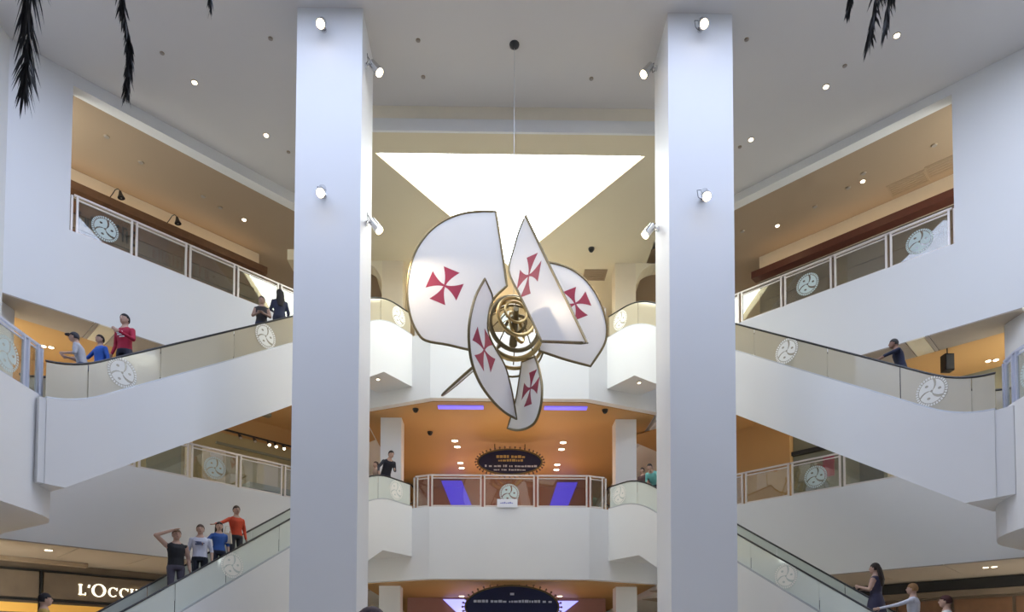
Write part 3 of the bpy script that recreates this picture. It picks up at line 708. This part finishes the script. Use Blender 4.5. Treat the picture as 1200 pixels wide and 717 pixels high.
            if ch == 'L': bx(sw, sw+t, 0, h); bx(0, .62*h, 0, th); bx(0, 2*sw+t, h-th, h); bx(.62*h-th, .62*h, 0, .24*h); wd = .66*h
            elif ch == "'": seg((.10*h, h), (.04*h, .72*h), t*.8); wd = .16*h
            elif ch == 'O': arc(0, 360, .5*h, .52*h, .5*h, .5*h); wd = 1.04*h
            elif ch == 'C': arc(42, 318, .46*h, .52*h, .48*h, .5*h); bx(.80*h, .80*h+th, .68*h, .98*h); wd = .92*h
            elif ch == 'I': bx(sw, sw+t, 0, h); bx(0, 2*sw+t, 0, th); bx(0, 2*sw+t, h-th, h); wd = .40*h
            elif ch == 'T': bx(.36*h, .36*h+t, 0, h); bx(0, .82*h, h-th, h); bx(0, th, h*.76, h); bx(.82*h-th, .82*h, h*.76, h); bx(.26*h, .46*h+t, 0, th); wd = .90*h
            elif ch == 'A': seg((.08*h, 0), (.42*h, h), th*1.3); seg((.42*h, h), (.76*h, 0), t); bx(.22*h, .62*h, .34*h, .34*h+th); wd = .88*h
            elif ch == 'N': bx(.06*h, .06*h+th*1.3, 0, h); seg((.08*h, h), (.76*h, 0), t); bx(.74*h, .74*h+th*1.3, 0, h); wd = .92*h
            else: bx(sw, sw+t, 0, h); bx(0, .6*h, 0, th); bx(0, .6*h, h-th, h); bx(sw, .5*h, .48*h, .48*h+th); wd = .7*h
            mb.build('letter', letterglow, rt); return wd+.05
        u = 2.95
        for ch, h, dz in (('L', .36, 0), ("'", .36, 0), ('O', .44, -.03), ('C', .33, 0), ('C', .33, 0), ('I', .33, 0), ('T', .33, 0), ('A', .33, 0), ('N', .33, 0), ('E', .33, 0)):
            u += letter(ch, u, h, 4.08+dz)
    else:
        rt = empty('shopfront', WP(s, 3, D, 0), 'dark brown shopfront with wide horizontal bands', 'shopfront')
        MB().wbox(s, -3, 13, D+.05, D+.3, 0, B2[s]-.01).build('wall', shopbrown, rt)
        MB().wbox(s, -3, 13, D-.25, D+.05, 4.30, B2[s]-.02).build('dark_band', black, rt)
        MB().wbox(s, -3, 13, D-.30, D+.05, 4.08, 4.28).build('brown_band', shopbrown, rt)
        for k in range(9): MB().wbox(s, -2.5+k*1.7, -2.5+k*1.7+1.6, D-.02, D+.05, .2, 4.0).build('fascia_panel', brownwood, rt)
    uplight(s, 0, 10, 2.0, 3.0, 9)

# ------------------------------------------------------------------ centre back: blue-lit portals and oval signs
for lv, z0, z1, Y, pxs, m1 in (('middle', R2[0], B3[0], 35.8, ((517, 563), (541, 563), (556, 600), (532, 600), (677, 565), (653, 565), (641, 602), (662, 602)), blueglow), ('ground', 0, B2[0], 31.5, ((519, 702), (545, 702), (560, 722), (540, 722), (678, 704), (652, 704), (638, 722), (655, 722)), blueglow2)):
    rt = empty('lit_portal', (0, Y, z0), 'glossy mauve wall with slanted blue light panels %s' % ('behind the middle balcony' if lv == 'middle' else 'behind the large oval sign'), 'wall panel')
    MB().box(-4.6, 4.6, Y+.1, Y+.5, z0, z1-.01).build('wall_panel', mauve if lv == 'middle' else mauve, rt)
    for k in (0, 4):
        q = [atY(*p, Y) for p in pxs[k:k+4]]
        for i in (2, 3):   # carry the panel down to the floor
            a = q[3-i] if False else q[1 if i == 2 else 0]; b_ = q[i]; f_ = (z0-a[2])/(b_[2]-a[2]) if b_[2] > z0 else 1
            q[i] = a+(b_-a)*max(1, min(f_, 2.4))
        for v_ in q: v_[2] = min(v_[2], z1-.03)
        MB().extr(q, (0, .09, 0)).build('light_panel', m1, rt)
    if lv == 'ground':
        for x in (-3.7, 3.6): MB().box(x-.35, x+.35, Y+.02, Y+.1, 0, 4.2).build('door_leaf', brownwood, rt)
def oval(px, py, rx, ry, Y, label, rows, rods):
    c = atY(px, py, Y); k = Y/F*1.0
    a, b_ = rx*k, ry*k; rt = empty('oval_sign', c, label, 'sign')
    el = lambda r, n=40: [(c[0]+a*r*math.cos(2*math.pi*i/n), Y, c[2]+b_*r*math.sin(2*math.pi*i/n)) for i in range(n)]
    bd = MB().extr(el(1.0), (0, .15, 0)).build('board', navy, rt)
    MB().tube(el(1.0), .035, 6, closed=True).build('rim', bronze, rt, True)
    n = 40
    for i in range(n):
        t = 2*math.pi*i/n; ca, sa = math.cos(t), math.sin(t)
        p = np.array([c[0]+a*ca, Y+.05, c[2]+b_*sa]); d = np.array([ca*b_, 0, sa*a]); d /= np.linalg.norm(d)
        MB().tube([p+d*.02, p+d*.06, p+d*.11, p+d*.15], [.02, .022, .05, .025], 8).build('bulb', bulbm, rt, True)
    rnd = random.Random(5)
    for zf, wf, m_, hh in rows:
        x = -wf*a; mb = MB(); zz = c[2]+zf*b_
        while x < wf*a:
            ww = rnd.uniform(.05, .16); h2 = hh*rnd.uniform(.6, 1)
            mb.box(c[0]+x, c[0]+x+ww, Y-.02, Y, zz, zz+h2); x += ww+rnd.choice((.03, .03, .03, .10))
        tag(mb.build('lettering_line', m_, bd), kind='stuff')
    for px_ in rods:
        t = px_*k; zt = rods[px_]; MB().tube([(c[0]+t, Y+.07, c[2]+b_*.8), (c[0]+t, Y+.07, zt)], .025, 6).build('hanger', bronze, rt)
oval(597.5, 541, 38, 15, 30.3, 'navy oval sign ringed with bulbs above the middle balcony', ((.30, .42, signgold, .13), (.02, .36, signgold, .11), (-.42, .78, signpale, .10), (-.70, .5, signpale, .07)), {-18: B3[0], 18: B3[0]})
oval(600, 711, 55, 25, 26.6, 'large navy oval sign ringed with bulbs below the middle balcony', ((.20, .82, signpale, .11), (.55, .04, signpale, .12)), {0: B2[0]})
# paper notice on the balcony railing
c = atY(594.5, 590, FY-.06)
rt = empty('paper_notice', c, 'white paper notice with blue writing on the middle balcony railing', 'notice')
MB().box(c[0]-.38, c[0]+.38, c[1], c[1]+.01, c[2]-.14, c[2]+.17).build('sheet', paper, rt)
mb = MB()
for i in range(7): mb.box(c[0]-.26+i*.07, c[0]-.215+i*.07, c[1]-.004, c[1], c[2]+.0, c[2]+.03+.015*(i % 3))
tag(mb.build('handwriting', paperblue, rt), kind='stuff')
# warm uplights added without fixtures to brighten the centre ceilings
for x, y, z, pw, sx in ((0, 27.8, R2[0]+1.2, 70, 7), (0, 33.2, R2[0]+1.2, 100, 7), (0, 30, R3[0]+2.0, 60, 6), (0, 29, 2.2, 45, 6)):
    l = bpy.data.lights.new('added_uplight', 'AREA'); l.shape = 'RECTANGLE'; l.size = sx; l.size_y = .4; l.energy = pw; l.color = (1, .68, .36)
    o = bpy.data.objects.new('added_uplight', l); col.objects.link(o); o.location = (x, y, z); o.rotation_euler = (math.pi, 0, 0)

# ------------------------------------------------------------------ palms beyond the frame whose frond tips hang into view
def frond(path, n, ll, droop, parent, seed, spread=1.0):
    rnd = random.Random(seed); P = [Vector(p) for p in path]; mb = MB()
    # resample with Catmull-Rom
    pts = []
    for i in range(len(P)-1):
        p0, p1, p2, p3 = P[max(i-1, 0)], P[i], P[i+1], P[min(i+2, len(P)-1)]
        for k in range(10):
            t = k/10; pts.append(.5*((2*p1)+(p2-p0)*t+(2*p0-5*p1+4*p2-p3)*t*t+(3*p1-p0-3*p2+p3)*t**3))
    pts.append(P[-1]); m = len(pts)
    mb.tube(pts, [.03*(1-i/m)+.006 for i in range(m)], 5)
    for k in range(n):
        f = .12+.88*k/n; i = min(m-2, int(f*(m-1))); p = pts[i]; t = (pts[i+1]-pts[i]).normalized()
        sd = t.cross(Vector((0, 0, 1))); sd = sd.normalized() if sd.length > .15 else Vector((1, 0, 0))
        L = ll*(1-.55*f)*rnd.uniform(.8, 1.1)
        for sg in (-1, 1):
            d = (sd*sg*spread*rnd.uniform(.35, .8) + t*.8 + Vector((rnd.uniform(-.25, .25), rnd.uniform(-.3, .3), -droop))).normalized()
            wv = d.cross(Vector((rnd.uniform(-1, 1), rnd.uniform(-1, 1), .3))).normalized()*.013
            a = p; b_ = p+d*L*.5; c_ = p+d*L+Vector((0, 0, -.08*L))
            nn = d.cross(wv).normalized()*.003
            mb.add([a-wv*.5, b_-wv, c_, b_+wv, a+wv*.5, b_+nn], [(0, 1, 5), (1, 2, 5), (2, 3, 5), (3, 4, 5), (4, 0, 5)])
    return mb.build('frond', frond_m, parent)
def palm(x, y, zc, label, fr):
    rt = empty('palm_tree', (x, y, 0), label, 'palm tree')
    MB().tube([(x, y, 0), (x+.02, y, .6), (x-.03, y, 4), (x+.03, y, 7.5), (x, y, zc)], [.26, .2, .17, .16, .2], 14).build('trunk', trunk_m, rt, True)
    for k, (pth, n, ll, dr, spd) in enumerate(fr): frond([(x, y, zc-.1)]+pth, n, ll, dr, rt, k+int(x*10), spd)
def at8(px, py, Y=8.0): return tuple(atY(px, py, Y))
PL_ = -7.5
palm(PL_, 8.0, 10.0, 'dark palm tree whose long fronds hang before the gallery with gooseneck lamps',
     [([(-6.9, 7.9, 10.55), at8(30, -60), at8(32, 0), at8(33, 55), at8(28, 104)], 115, .80, .9, .6),
      ([(-6.6, 8.2, 10.9), (-5.4, 8.1, 10.6), at8(138, -70), at8(143, 0), at8(152, 55), at8(148, 108)], 280, .42, .9, .5),
      ([(-6.5, 8.4, 11.1), (-5.0, 8.4, 11.0), (-4.2, 8.2, 10.3), at8(244, -50), at8(247, 11)], 120, .34, .8, .5),
      ([(-7.9, 7.0, 10.8), (-8.4, 6.0, 10.6), (-8.6, 5.2, 9.6)], 50, .5, .5, 1), ([(-8.2, 8.3, 10.8), (-9.2, 8.6, 10.6), (-9.8, 8.8, 9.5)], 50, .5, .5, 1), ([(-7.4, 7.0, 10.9), (-7.2, 5.8, 10.7), (-7.1, 5.0, 9.7)], 50, .5, .5, 1)])
palm(6.9, 8.0, 10.2, 'dark palm tree whose frond tips hang before the gallery with the dark red board',
     [([(6.3, 8.0, 10.8), (5.0, 8.0, 10.9), at8(1035, -90), at8(1030, -20), at8(1019, 44)], 140, .60, .7, .7),
      ([(6.2, 8.2, 10.9), (4.9, 8.2, 10.8), at8(1052, -60), at8(1044, -10), at8(1036, 36)], 110, .50, .8, .6),
      ([(6.1, 7.9, 11.0), (4.6, 8.0, 10.9), at8(1000, -70), at8(998, -20), at8(994, 14)], 100, .32, .8, .45),
      ([(7.5, 7.3, 10.9), (8.2, 6.4, 10.7), (8.5, 5.7, 9.7)], 50, .5, .5, 1), ([(7.6, 8.3, 10.9), (8.6, 8.6, 10.7), (9.2, 8.8, 9.6)], 50, .5, .5, 1), ([(6.8, 7.0, 11.0), (6.6, 5.9, 10.8), (6.5, 5.2, 9.8)], 50, .5, .5, 1)])

# ------------------------------------------------------------------ people
def C3(*c): return c
PM = {}
def pmat(c, rough=.75):
    k = tuple(round(x, 3) for x in c)+(rough,)
    if k not in PM: PM[k] = mat('cloth_%d' % len(PM), c, rough, noise=.15, scale=14)
    return PM[k]
dg = None
def person(loc, h, yaw, label, skin=(.56, .36, .27), shirt=(.1, .1, .1), pants=(.03, .035, .06), shoes=(.05, .05, .05), hair=(.02, .015, .012), sleeve='short', arms=('down', 'down'), longhair=False, lean=0, cap=None, female=False, headturn=0, group=None, motif=None, skirt=False, sit=0):
    k = h/1.75; bones = []; M = MB()
    def cap_(p, q, r0, r1, reg, n=10):
        p = np.array(p, float); q = np.array(q, float); bones.append((p, q, max(r0, r1), reg))
        M.sphere(p, r0, 10, 6); M.sphere(q, r1, 10, 6); M.tube([p, q], [r0, r1], n)
    ln = math.radians(lean); cl, sl = math.cos(ln), math.sin(ln)
    def B(x, y, z):   # upper body leans forward (+y) about the hip
        if z <= .95: return np.array([x, y, z])
        dz = z-.95; return np.array([x, y*cl+dz*sl, .95+dz*cl-y*sl])
    sw = .175 if female else .195
    # torso loft
    rings = [(.84, .150, .105), (.92, .172 if female else .165, .120), (1.0, .155, .112), (1.10, .140 if female else .152, .105), (1.22, .158, .118), (1.33, .180, .120), (1.385, .185, .100), (1.425, .150, .085), (1.465, .085, .070), (1.50, .056, .058), (1.56, .054, .056)]
    N = 16; o = len(M.v)
    for z, rx, ry in rings:
        for i in range(N):
            t = 2*math.pi*i/N; M.v.append(tuple(B(rx*math.cos(t), ry*math.sin(t), z)))
    for j in range(len(rings)-1):
        for i in range(N): M.f.append((o+j*N+i, o+j*N+(i+1) % N, o+(j+1)*N+(i+1) % N, o+(j+1)*N+i))
    M.f.append(tuple(o+i for i in range(N-1, -1, -1))); M.f.append(tuple(o+(len(rings)-1)*N+i for i in range(N)))
    bones.append((B(0, 0, 1.0), B(0, 0, 1.28), .16, 'shirt')); bones.append((B(-sw*.8, 0, 1.385), B(sw*.8, 0, 1.385), .065, 'shirt')); bones.append((B(0, .01, 1.47), B(0, 0, 1.56), .085, 'skin'))
    bones.append((np.array([0, 0, .84]), np.array([0, 0, .95]), .15, 'pants'))
    # head
    hc = B(0, .02, 1.635); Rh = Matrix.Rotation(math.radians(headturn), 3, 'Z') @ Matrix.Rotation(-ln*.4, 3, 'X')
    M.sphere(hc, (.077, .095, .118), 16, 12, Rh)
    def Hd(x, y, z): v = Rh @ Vector((x, y, z)); return hc+np.array(v)
    M.sphere(Hd(0, .035, -.06), (.055, .06, .06), 12, 8, Rh); M.sphere(Hd(0, .098, -.012), (.014, .020, .024), 8, 6, Rh)
    for sx in (-1, 1): M.sphere(Hd(sx*.078, -.005, -.01), (.012, .022, .032), 8, 6, Rh)
    bones.append((hc, Hd(0, .02, -.05), .1, 'skin'))
    # legs
    for sx in (-1, 1):
        hp = (sx*.088, 0, .90); kn = (sx*.095, .03, .49); an = (sx*.10, -.01, .09)
        cap_(hp, kn, .088, .060, 'pants'); cap_(kn, an, .058, .044, 'skin' if skirt else 'pants')
        M.sphere((sx*.105, .065, .045), (.045, .125, .042), 12, 8); bones.append((np.array([sx*.105, -.02, .045]), np.array([sx*.105, .13, .04]), .05, 'shoes'))
    if skirt:
        o = len(M.v); rr = [(1.02, .16, .12), (.85, .20, .16), (.62, .23, .19), (.55, .22, .18)]
        for z, rx, ry in rr:
            for i in range(N): t = 2*math.pi*i/N; M.v.append((rx*math.cos(t), ry*math.sin(t), z))
        for j in range(3):
            for i in range(N): M.f.append((o+j*N+i, o+(j+1)*N+i, o+(j+1)*N+(i+1) % N, o+j*N+(i+1) % N))
        M.f.append(tuple(o+i for i in range(N))); M.f.append(tuple(o+3*N+i for i in range(N-1, -1, -1)))
        bones.append((np.array([0, 0, .6]), np.array([0, 0, .95]), .2, 'shirt'))
    # arms
    for sx, pose in zip((-1, 1), arms):
        sh = B(sx*(sw-.02), 0, 1.375)
        if pose == 'down': el, wr = B(sx*(sw+.045), -.03, 1.11), B(sx*(sw+.05), .06, .87)
        elif pose == 'fold': el, wr = B(sx*(sw+.05), .04, 1.14), B(sx*.04, .20, 1.16)
        elif pose == 'rail': el, wr = B(sx*(sw+.13), .08, 1.17), B(sx*(sw+.20), .30, 1.08)
        elif pose == 'reach': el, wr = B(sx*(sw+.10), .22, 1.28), B(sx*(sw+.12), .52, 1.22)
        elif pose == 'long': el, wr = B(sx*(sw+.26), .08, 1.36), B(sx*(sw+.53), .14, 1.27)
        elif pose == 'head': el, wr = B(sx*(sw+.20), .10, 1.56), B(sx*(.10), .13, 1.70)
        elif pose == 'front': el, wr = B(sx*(sw+.05), .05, 1.14), B(sx*.12, .27, 1.22)
        elif isinstance(pose, tuple): el, wr = B(*pose[0]), B(*pose[1])
        cap_(sh, el, .056, .043, 'tank' if sleeve == 'none' else 'shirt'); cap_(el, wr, .041, .029, 'shirt' if sleeve == 'long' else 'skin')
        if sleeve == 'none': bones[-2] = (*bones[-2][:3], 'skin')
        d = wr-el; d /= np.linalg.norm(d); ref = np.array([0, 1., 0]) if abs(d[1]) < .8 else np.array([0, 0, -1.])
        a = ref-d*(ref @ d); a /= np.linalg.norm(a); nn = np.cross(d, a)
        pm = wr+d*.05
        Rm = Matrix(((a[0], d[0], nn[0]), (a[1], d[1], nn[1]), (a[2], d[2], nn[2])))
        M.sphere(pm, (.040, .055, .018), 12, 8, Rm)
        bones.append((wr, wr+d*.18, .035, 'skin'))
        for fi, (off, L) in enumerate(((-.030, .062), (-.010, .074), (.011, .070), (.030, .054))):
            b0 = pm+d*.035+a*off; b1 = b0+d*L*.5; b2 = b1+d*L*.38+nn*sx*.022
            M.tube([b0, b1, b2], [.0105, .010, .009], 7); M.sphere(b2, .009, 6, 4)
        t0 = pm-d*.02+a*.032; t1 = t0+a*.030+d*.035; M.tube([t0, t1, t1+d*.03], [.013, .011, .009], 7)
    me = M.mesh('body')
    tmp = bpy.data.objects.new('tmp', me); col.objects.link(tmp)
    rm = tmp.modifiers.new('r', 'REMESH'); rm.mode = 'VOXEL'; rm.voxel_size = .0115; rm.use_smooth_shade = True
    sm = tmp.modifiers.new('s', 'SMOOTH'); sm.factor = .5; sm.iterations = 3
    dgr = bpy.context.evaluated_depsgraph_get(); ev = tmp.evaluated_get(dgr); nm = bpy.data.meshes.new_from_object(ev)
    bpy.data.objects.remove(tmp); bpy.data.meshes.remove(me)
    regs = ['skin', 'shirt', 'pants', 'shoes']
    nm.materials.clear()
    for c in (skin, shirt, pants, shoes): nm.materials.append(pmat(c))
    nf = len(nm.polygons); cen = np.empty(nf*3, dtype=np.float32); nm.polygons.foreach_get('center', cen); cen = cen.reshape(-1, 3)
    best = np.full(nf, 1e9); idx = np.zeros(nf, dtype=np.int32)
    for p, q, r, reg in bones:
        d = q-p; L2 = max(d @ d, 1e-9); t = np.clip(((cen-p) @ d)/L2, 0, 1)
        ds = np.linalg.norm(cen-(p+t[:, None]*d), axis=1)-r
        mm = ds < best; best[mm] = ds[mm]; idx[mm] = regs.index(reg)
    if sleeve == 'short': pass
    nm.polygons.foreach_set('material_index', idx); nm.polygons.foreach_set('use_smooth', np.ones(nf, dtype=bool)); nm.update()
    nm.name = 'person_body'
    body = bpy.data.objects.new('person', nm); col.objects.link(body); tag(body, label, 'person', group)
    # hair, eyes, mouth
    hm = MB(); n1, m1 = 18, 12
    hm.sphere(hc+np.array(Rh @ Vector((0, -.012, .012))), (.088, .102, .122), n1, m1, Rh)
    keep = []
    inv = Rh.inverted()
    for f_ in hm.f:
        c = sum((Vector(hm.v[i]) for i in f_), Vector())/len(f_); l = inv @ (c-Vector(hc))
        if l.z > .055 or (l.y < -.005+.5*max(0, l.z) and l.z > -.055): keep.append(f_)
    hm.f = keep
    ho = hm.build('hair', pmat(cap or hair), body, True); sd = ho.modifiers.new('t', 'SOLIDIFY'); sd.thickness = .014
    if cap:
        v = MB(); q = [Hd(.08*math.cos(t), .07+.11*math.sin(t), .055) for t in [math.pi*i/10 for i in range(11)]]
        v.extr(q, (0, 0, .012)).build('cap_visor', pmat(cap), body)
    if longhair:
        lh = MB(); pts = [Hd(0, -.05, .07), Hd(0, -.085, 0), B(0, -.09, 1.52), B(0, -.115, 1.38), B(0, -.115, 1.22)]
        o = len(lh.v); rr = [.085, .095, .10, .105, .06]
        for p, r in zip(pts, rr):
            for i in range(12): t = 2*math.pi*i/12; lh.v.append((p[0]+r*math.cos(t), p[1]+r*.45*math.sin(t), p[2]))
        for j in range(4):
            for i in range(12): lh.f.append((o+j*12+i, o+j*12+(i+1) % 12, o+(j+1)*12+(i+1) % 12, o+(j+1)*12+i))
        lh.f.append(tuple(o+48+i for i in range(12))); lh.build('long_hair', pmat(hair), body, True)
    for sx in (-1, 1): MB().sphere(Hd(sx*.030, .086, .012), (.012, .007, .006), 8, 6).build('eye', pmat((.01, .01, .01), .3), body)
    MB().sphere(Hd(0, .094, -.062), (.022, .007, .006), 8, 6).build('mouth', pmat((.28, .09, .08)), body)
    if motif:
        mb = MB(); 
        for (x0, x1, z0, z1) in motif[1]:
            q = [B(x, -1, z) for x, z in ()]
            p4 = [B(x0, .128, z0), B(x1, .128, z0), B(x1, .130, z1), B(x0, .130, z1)]; mb.extr(p4, (0, -.02, 0))
        mb.build('shirt_print', pmat(motif[0]), body)
    body.scale = (k*1.10, k*1.10, k); body.rotation_euler = (0, 0, math.radians(yaw)); body.location = tuple(map(float, loc))
    return body
def rider(E, px, py, w=.75, h=None, top=1.74, **kw):
    t, zh = E.t_at(px, py, w); st = E.deck(t)-.02
    hh = h or max(1.3, min(2.15, zh-st)); lf = kw.get('lean', 0)
    x, y, _ = E.P(t, w, 0); return dict(loc=(x, y, st), h=hh*1.0)
def face(E, up): # yaw so that +y faces up or down the escalator
    e = E.e if up else -E.e; return math.degrees(math.atan2(e[1], e[0]))-90
def R_(E, px, py, up, label, w=.75, h=None, turn=0, **kw):
    d = rider(E, px, py, w, h); return person(d['loc'], d['h'], face(E, up)+turn, label, **kw)
print_w = (.7, .7, .7)
R_(E3L, 147, 369, False, 'person in a red hooded sweatshirt riding the upper escalator', turn=20, shirt=(.42, .010, .045), sleeve='long', arms=('front', 'down'), hair=(.012, .01, .01), motif=(print_w, [(-.07, .07, 1.24, 1.27), (-.05, .09, 1.29, 1.32), (-.09, .02, 1.19, 1.21)]))
R_(E3L, 98, 393, False, 'person in a grey and white shirt bending over on the upper escalator', w=.5, turn=-40, h=1.72, shirt=(.45, .46, .50), pants=(.10, .12, .2), lean=14, arms=('front', 'front'), cap=(.04, .04, .05))
R_(E3L, 118, 391, False, 'person in a blue top behind the grey-shirted rider on the upper escalator', w=1.0, turn=10, h=1.66, shirt=(.03, .12, .50), sleeve='long', arms=('down', 'rail'), hair=(.03, .02, .015))
R_(E3L, 307, 348, False, 'person in a black top with folded arms on the upper escalator', turn=45, skin=(.42, .27, .20), shirt=(.03, .025, .025), sleeve='none', arms=('fold', 'fold'), female=True, hair=(.03, .02, .015))
R_(E3L, 328, 339.5, True, 'long-haired person in a dark blue top on the upper escalator', turn=60, shirt=(.03, .035, .07), sleeve='long', arms=('front', 'down'), longhair=True, female=True)
R_(E3R, 1056, 395, True, 'person in a navy shirt reaching along the upper escalator handrail', h=1.75, w=.85, turn=35, lean=12, shirt=(.012, .016, .045), skin=(.36, .20, .14), arms=(((-.24, .32, 1.30), (-.22, .62, 1.20)), 'down'), hair=(.05, .045, .04))
R_(E2L, 207, 618, False, 'person in a black tank top shading the eyes on the lower escalator', turn=70, shirt=(.015, .015, .018), pants=(.10, .09, .12), sleeve='none', arms=('down', 'head'), hair=(.16, .10, .06))
R_(E2L, 235, 615, False, 'person in a white printed T-shirt on the lower escalator', w=.6, turn=55, shirt=(.66, .68, .78), pants=(.02, .025, .035), hair=(.10, .06, .04), arms=('down', 'down'), motif=((.08, .10, .22), [(-.09, .07, 1.27, 1.29), (-.07, .10, 1.235, 1.255), (-.03, .09, 1.30, 1.315)]))
R_(E2L, 257, 612, False, 'long-haired person in a blue top with a pale bag on the lower escalator', w=.6, turn=60, shirt=(.04, .12, .40), arms=('down', 'rail'), longhair=True, female=True, hair=(.02, .015, .012))
R_(E2L, 277, 593, False, 'person in an orange-red top with long sleeves on the lower escalator', w=1.0, turn=75, shirt=(.68, .075, .025), sleeve='long', arms=('down', ((.36, .06, 1.24), (.54, .14, 1.16))), female=True, hair=(.05, .03, .02), pants=(.05, .05, .06))
R_(E2L, 52, 690, True, 'person in a yellow shirt near the foot of the lower escalator', turn=-20, shirt=(.55, .36, .08), hair=(.012, .01, .015))
R_(E2L, 36, 700, False, 'dark-haired person beside the yellow-shirted rider', w=1.0, turn=20, h=1.75, shirt=(.10, .07, .05), hair=(.015, .012, .01))
R_(E2R, 1026, 660, True, 'long-haired person in a dark dress on the lower escalator', turn=10, shirt=(.05, .045, .085), sleeve='none', skirt=True, arms=('front', 'fold'), longhair=True, female=True, hair=(.035, .022, .016))
R_(E2R, 1070, 684, True, 'fair-haired person in a white long-sleeved shirt holding the handrail', turn=15, shirt=(.72, .73, .80), sleeve='long', pants=(.02, .02, .03), arms=('reach', 'down'), hair=(.34, .18, .07))
R_(E2R, 1109, 692, True, 'person in a white top with auburn hair on the lower escalator', turn=20, shirt=(.78, .78, .76), sleeve='long', arms=('front', 'down'), hair=(.07, .02, .018), female=True)
# people at the top ends of the lower escalators and on the floor
R_(E2L, 452, 531, True, 'dark-jacketed person leaning on the escalator handrail by the middle balcony', w=.38, h=1.92, turn=-110, shirt=(.022, .022, .032), sleeve='long', lean=30, arms=('front', 'rail'), hair=(.02, .015, .012))
R_(E2L, 441, 537, False, 'person behind the dark-jacketed one at the escalator top', w=1.0, h=1.66, turn=-20, shirt=(.40, .28, .22), hair=(.05, .025, .018), female=True)
R_(E2R, 768, 545, True, 'person in a turquoise shirt bent over the escalator handrail', w=.45, h=1.72, turn=110, shirt=(.22, .62, .58), sleeve='long', lean=42, arms=('reach', 'front'), hair=(.02, .014, .012))
R_(E2R, 754, 536, True, 'dark-haired person behind the turquoise shirt at the escalator top', w=1.15, h=1.60, turn=100, shirt=(.10, .05, .05), lean=6, hair=(.015, .01, .01))
p = atY(436, 716, 4.4); person((p[0], p[1], 0), 1.98, 170, 'tall person with dark reddish hair passing in front of a pillar', hair=(.075, .035, .042), shirt=(.06, .02, .03), skin=(.25, .12, .11), longhair=True)
# pale bag carried by the rider in blue
t, _ = E2L.t_at(264, 640, .6); q = np.array(E2L.P(t, .5, E2L.deck(t)+1.05))
bg_ = empty('handbag', q, 'pale bag hanging beside the rider in a blue top', 'bag')
MB().hexa([tuple(q+np.array(v)) for v in ((-.12, -.05, 0), (.12, -.05, 0), (.12, .05, 0), (-.12, .05, 0), (-.10, -.03, .3), (.10, -.03, .3), (.10, .03, .3), (-.10, .03, .3))]).build('pouch', cream, bg_)
MB().tube([q+np.array([-.09, 0, .3]), q+np.array([-.05, 0, .5]), q+np.array([.05, 0, .5]), q+np.array([.09, 0, .3])], .01, 6).build('strap', cream, bg_)
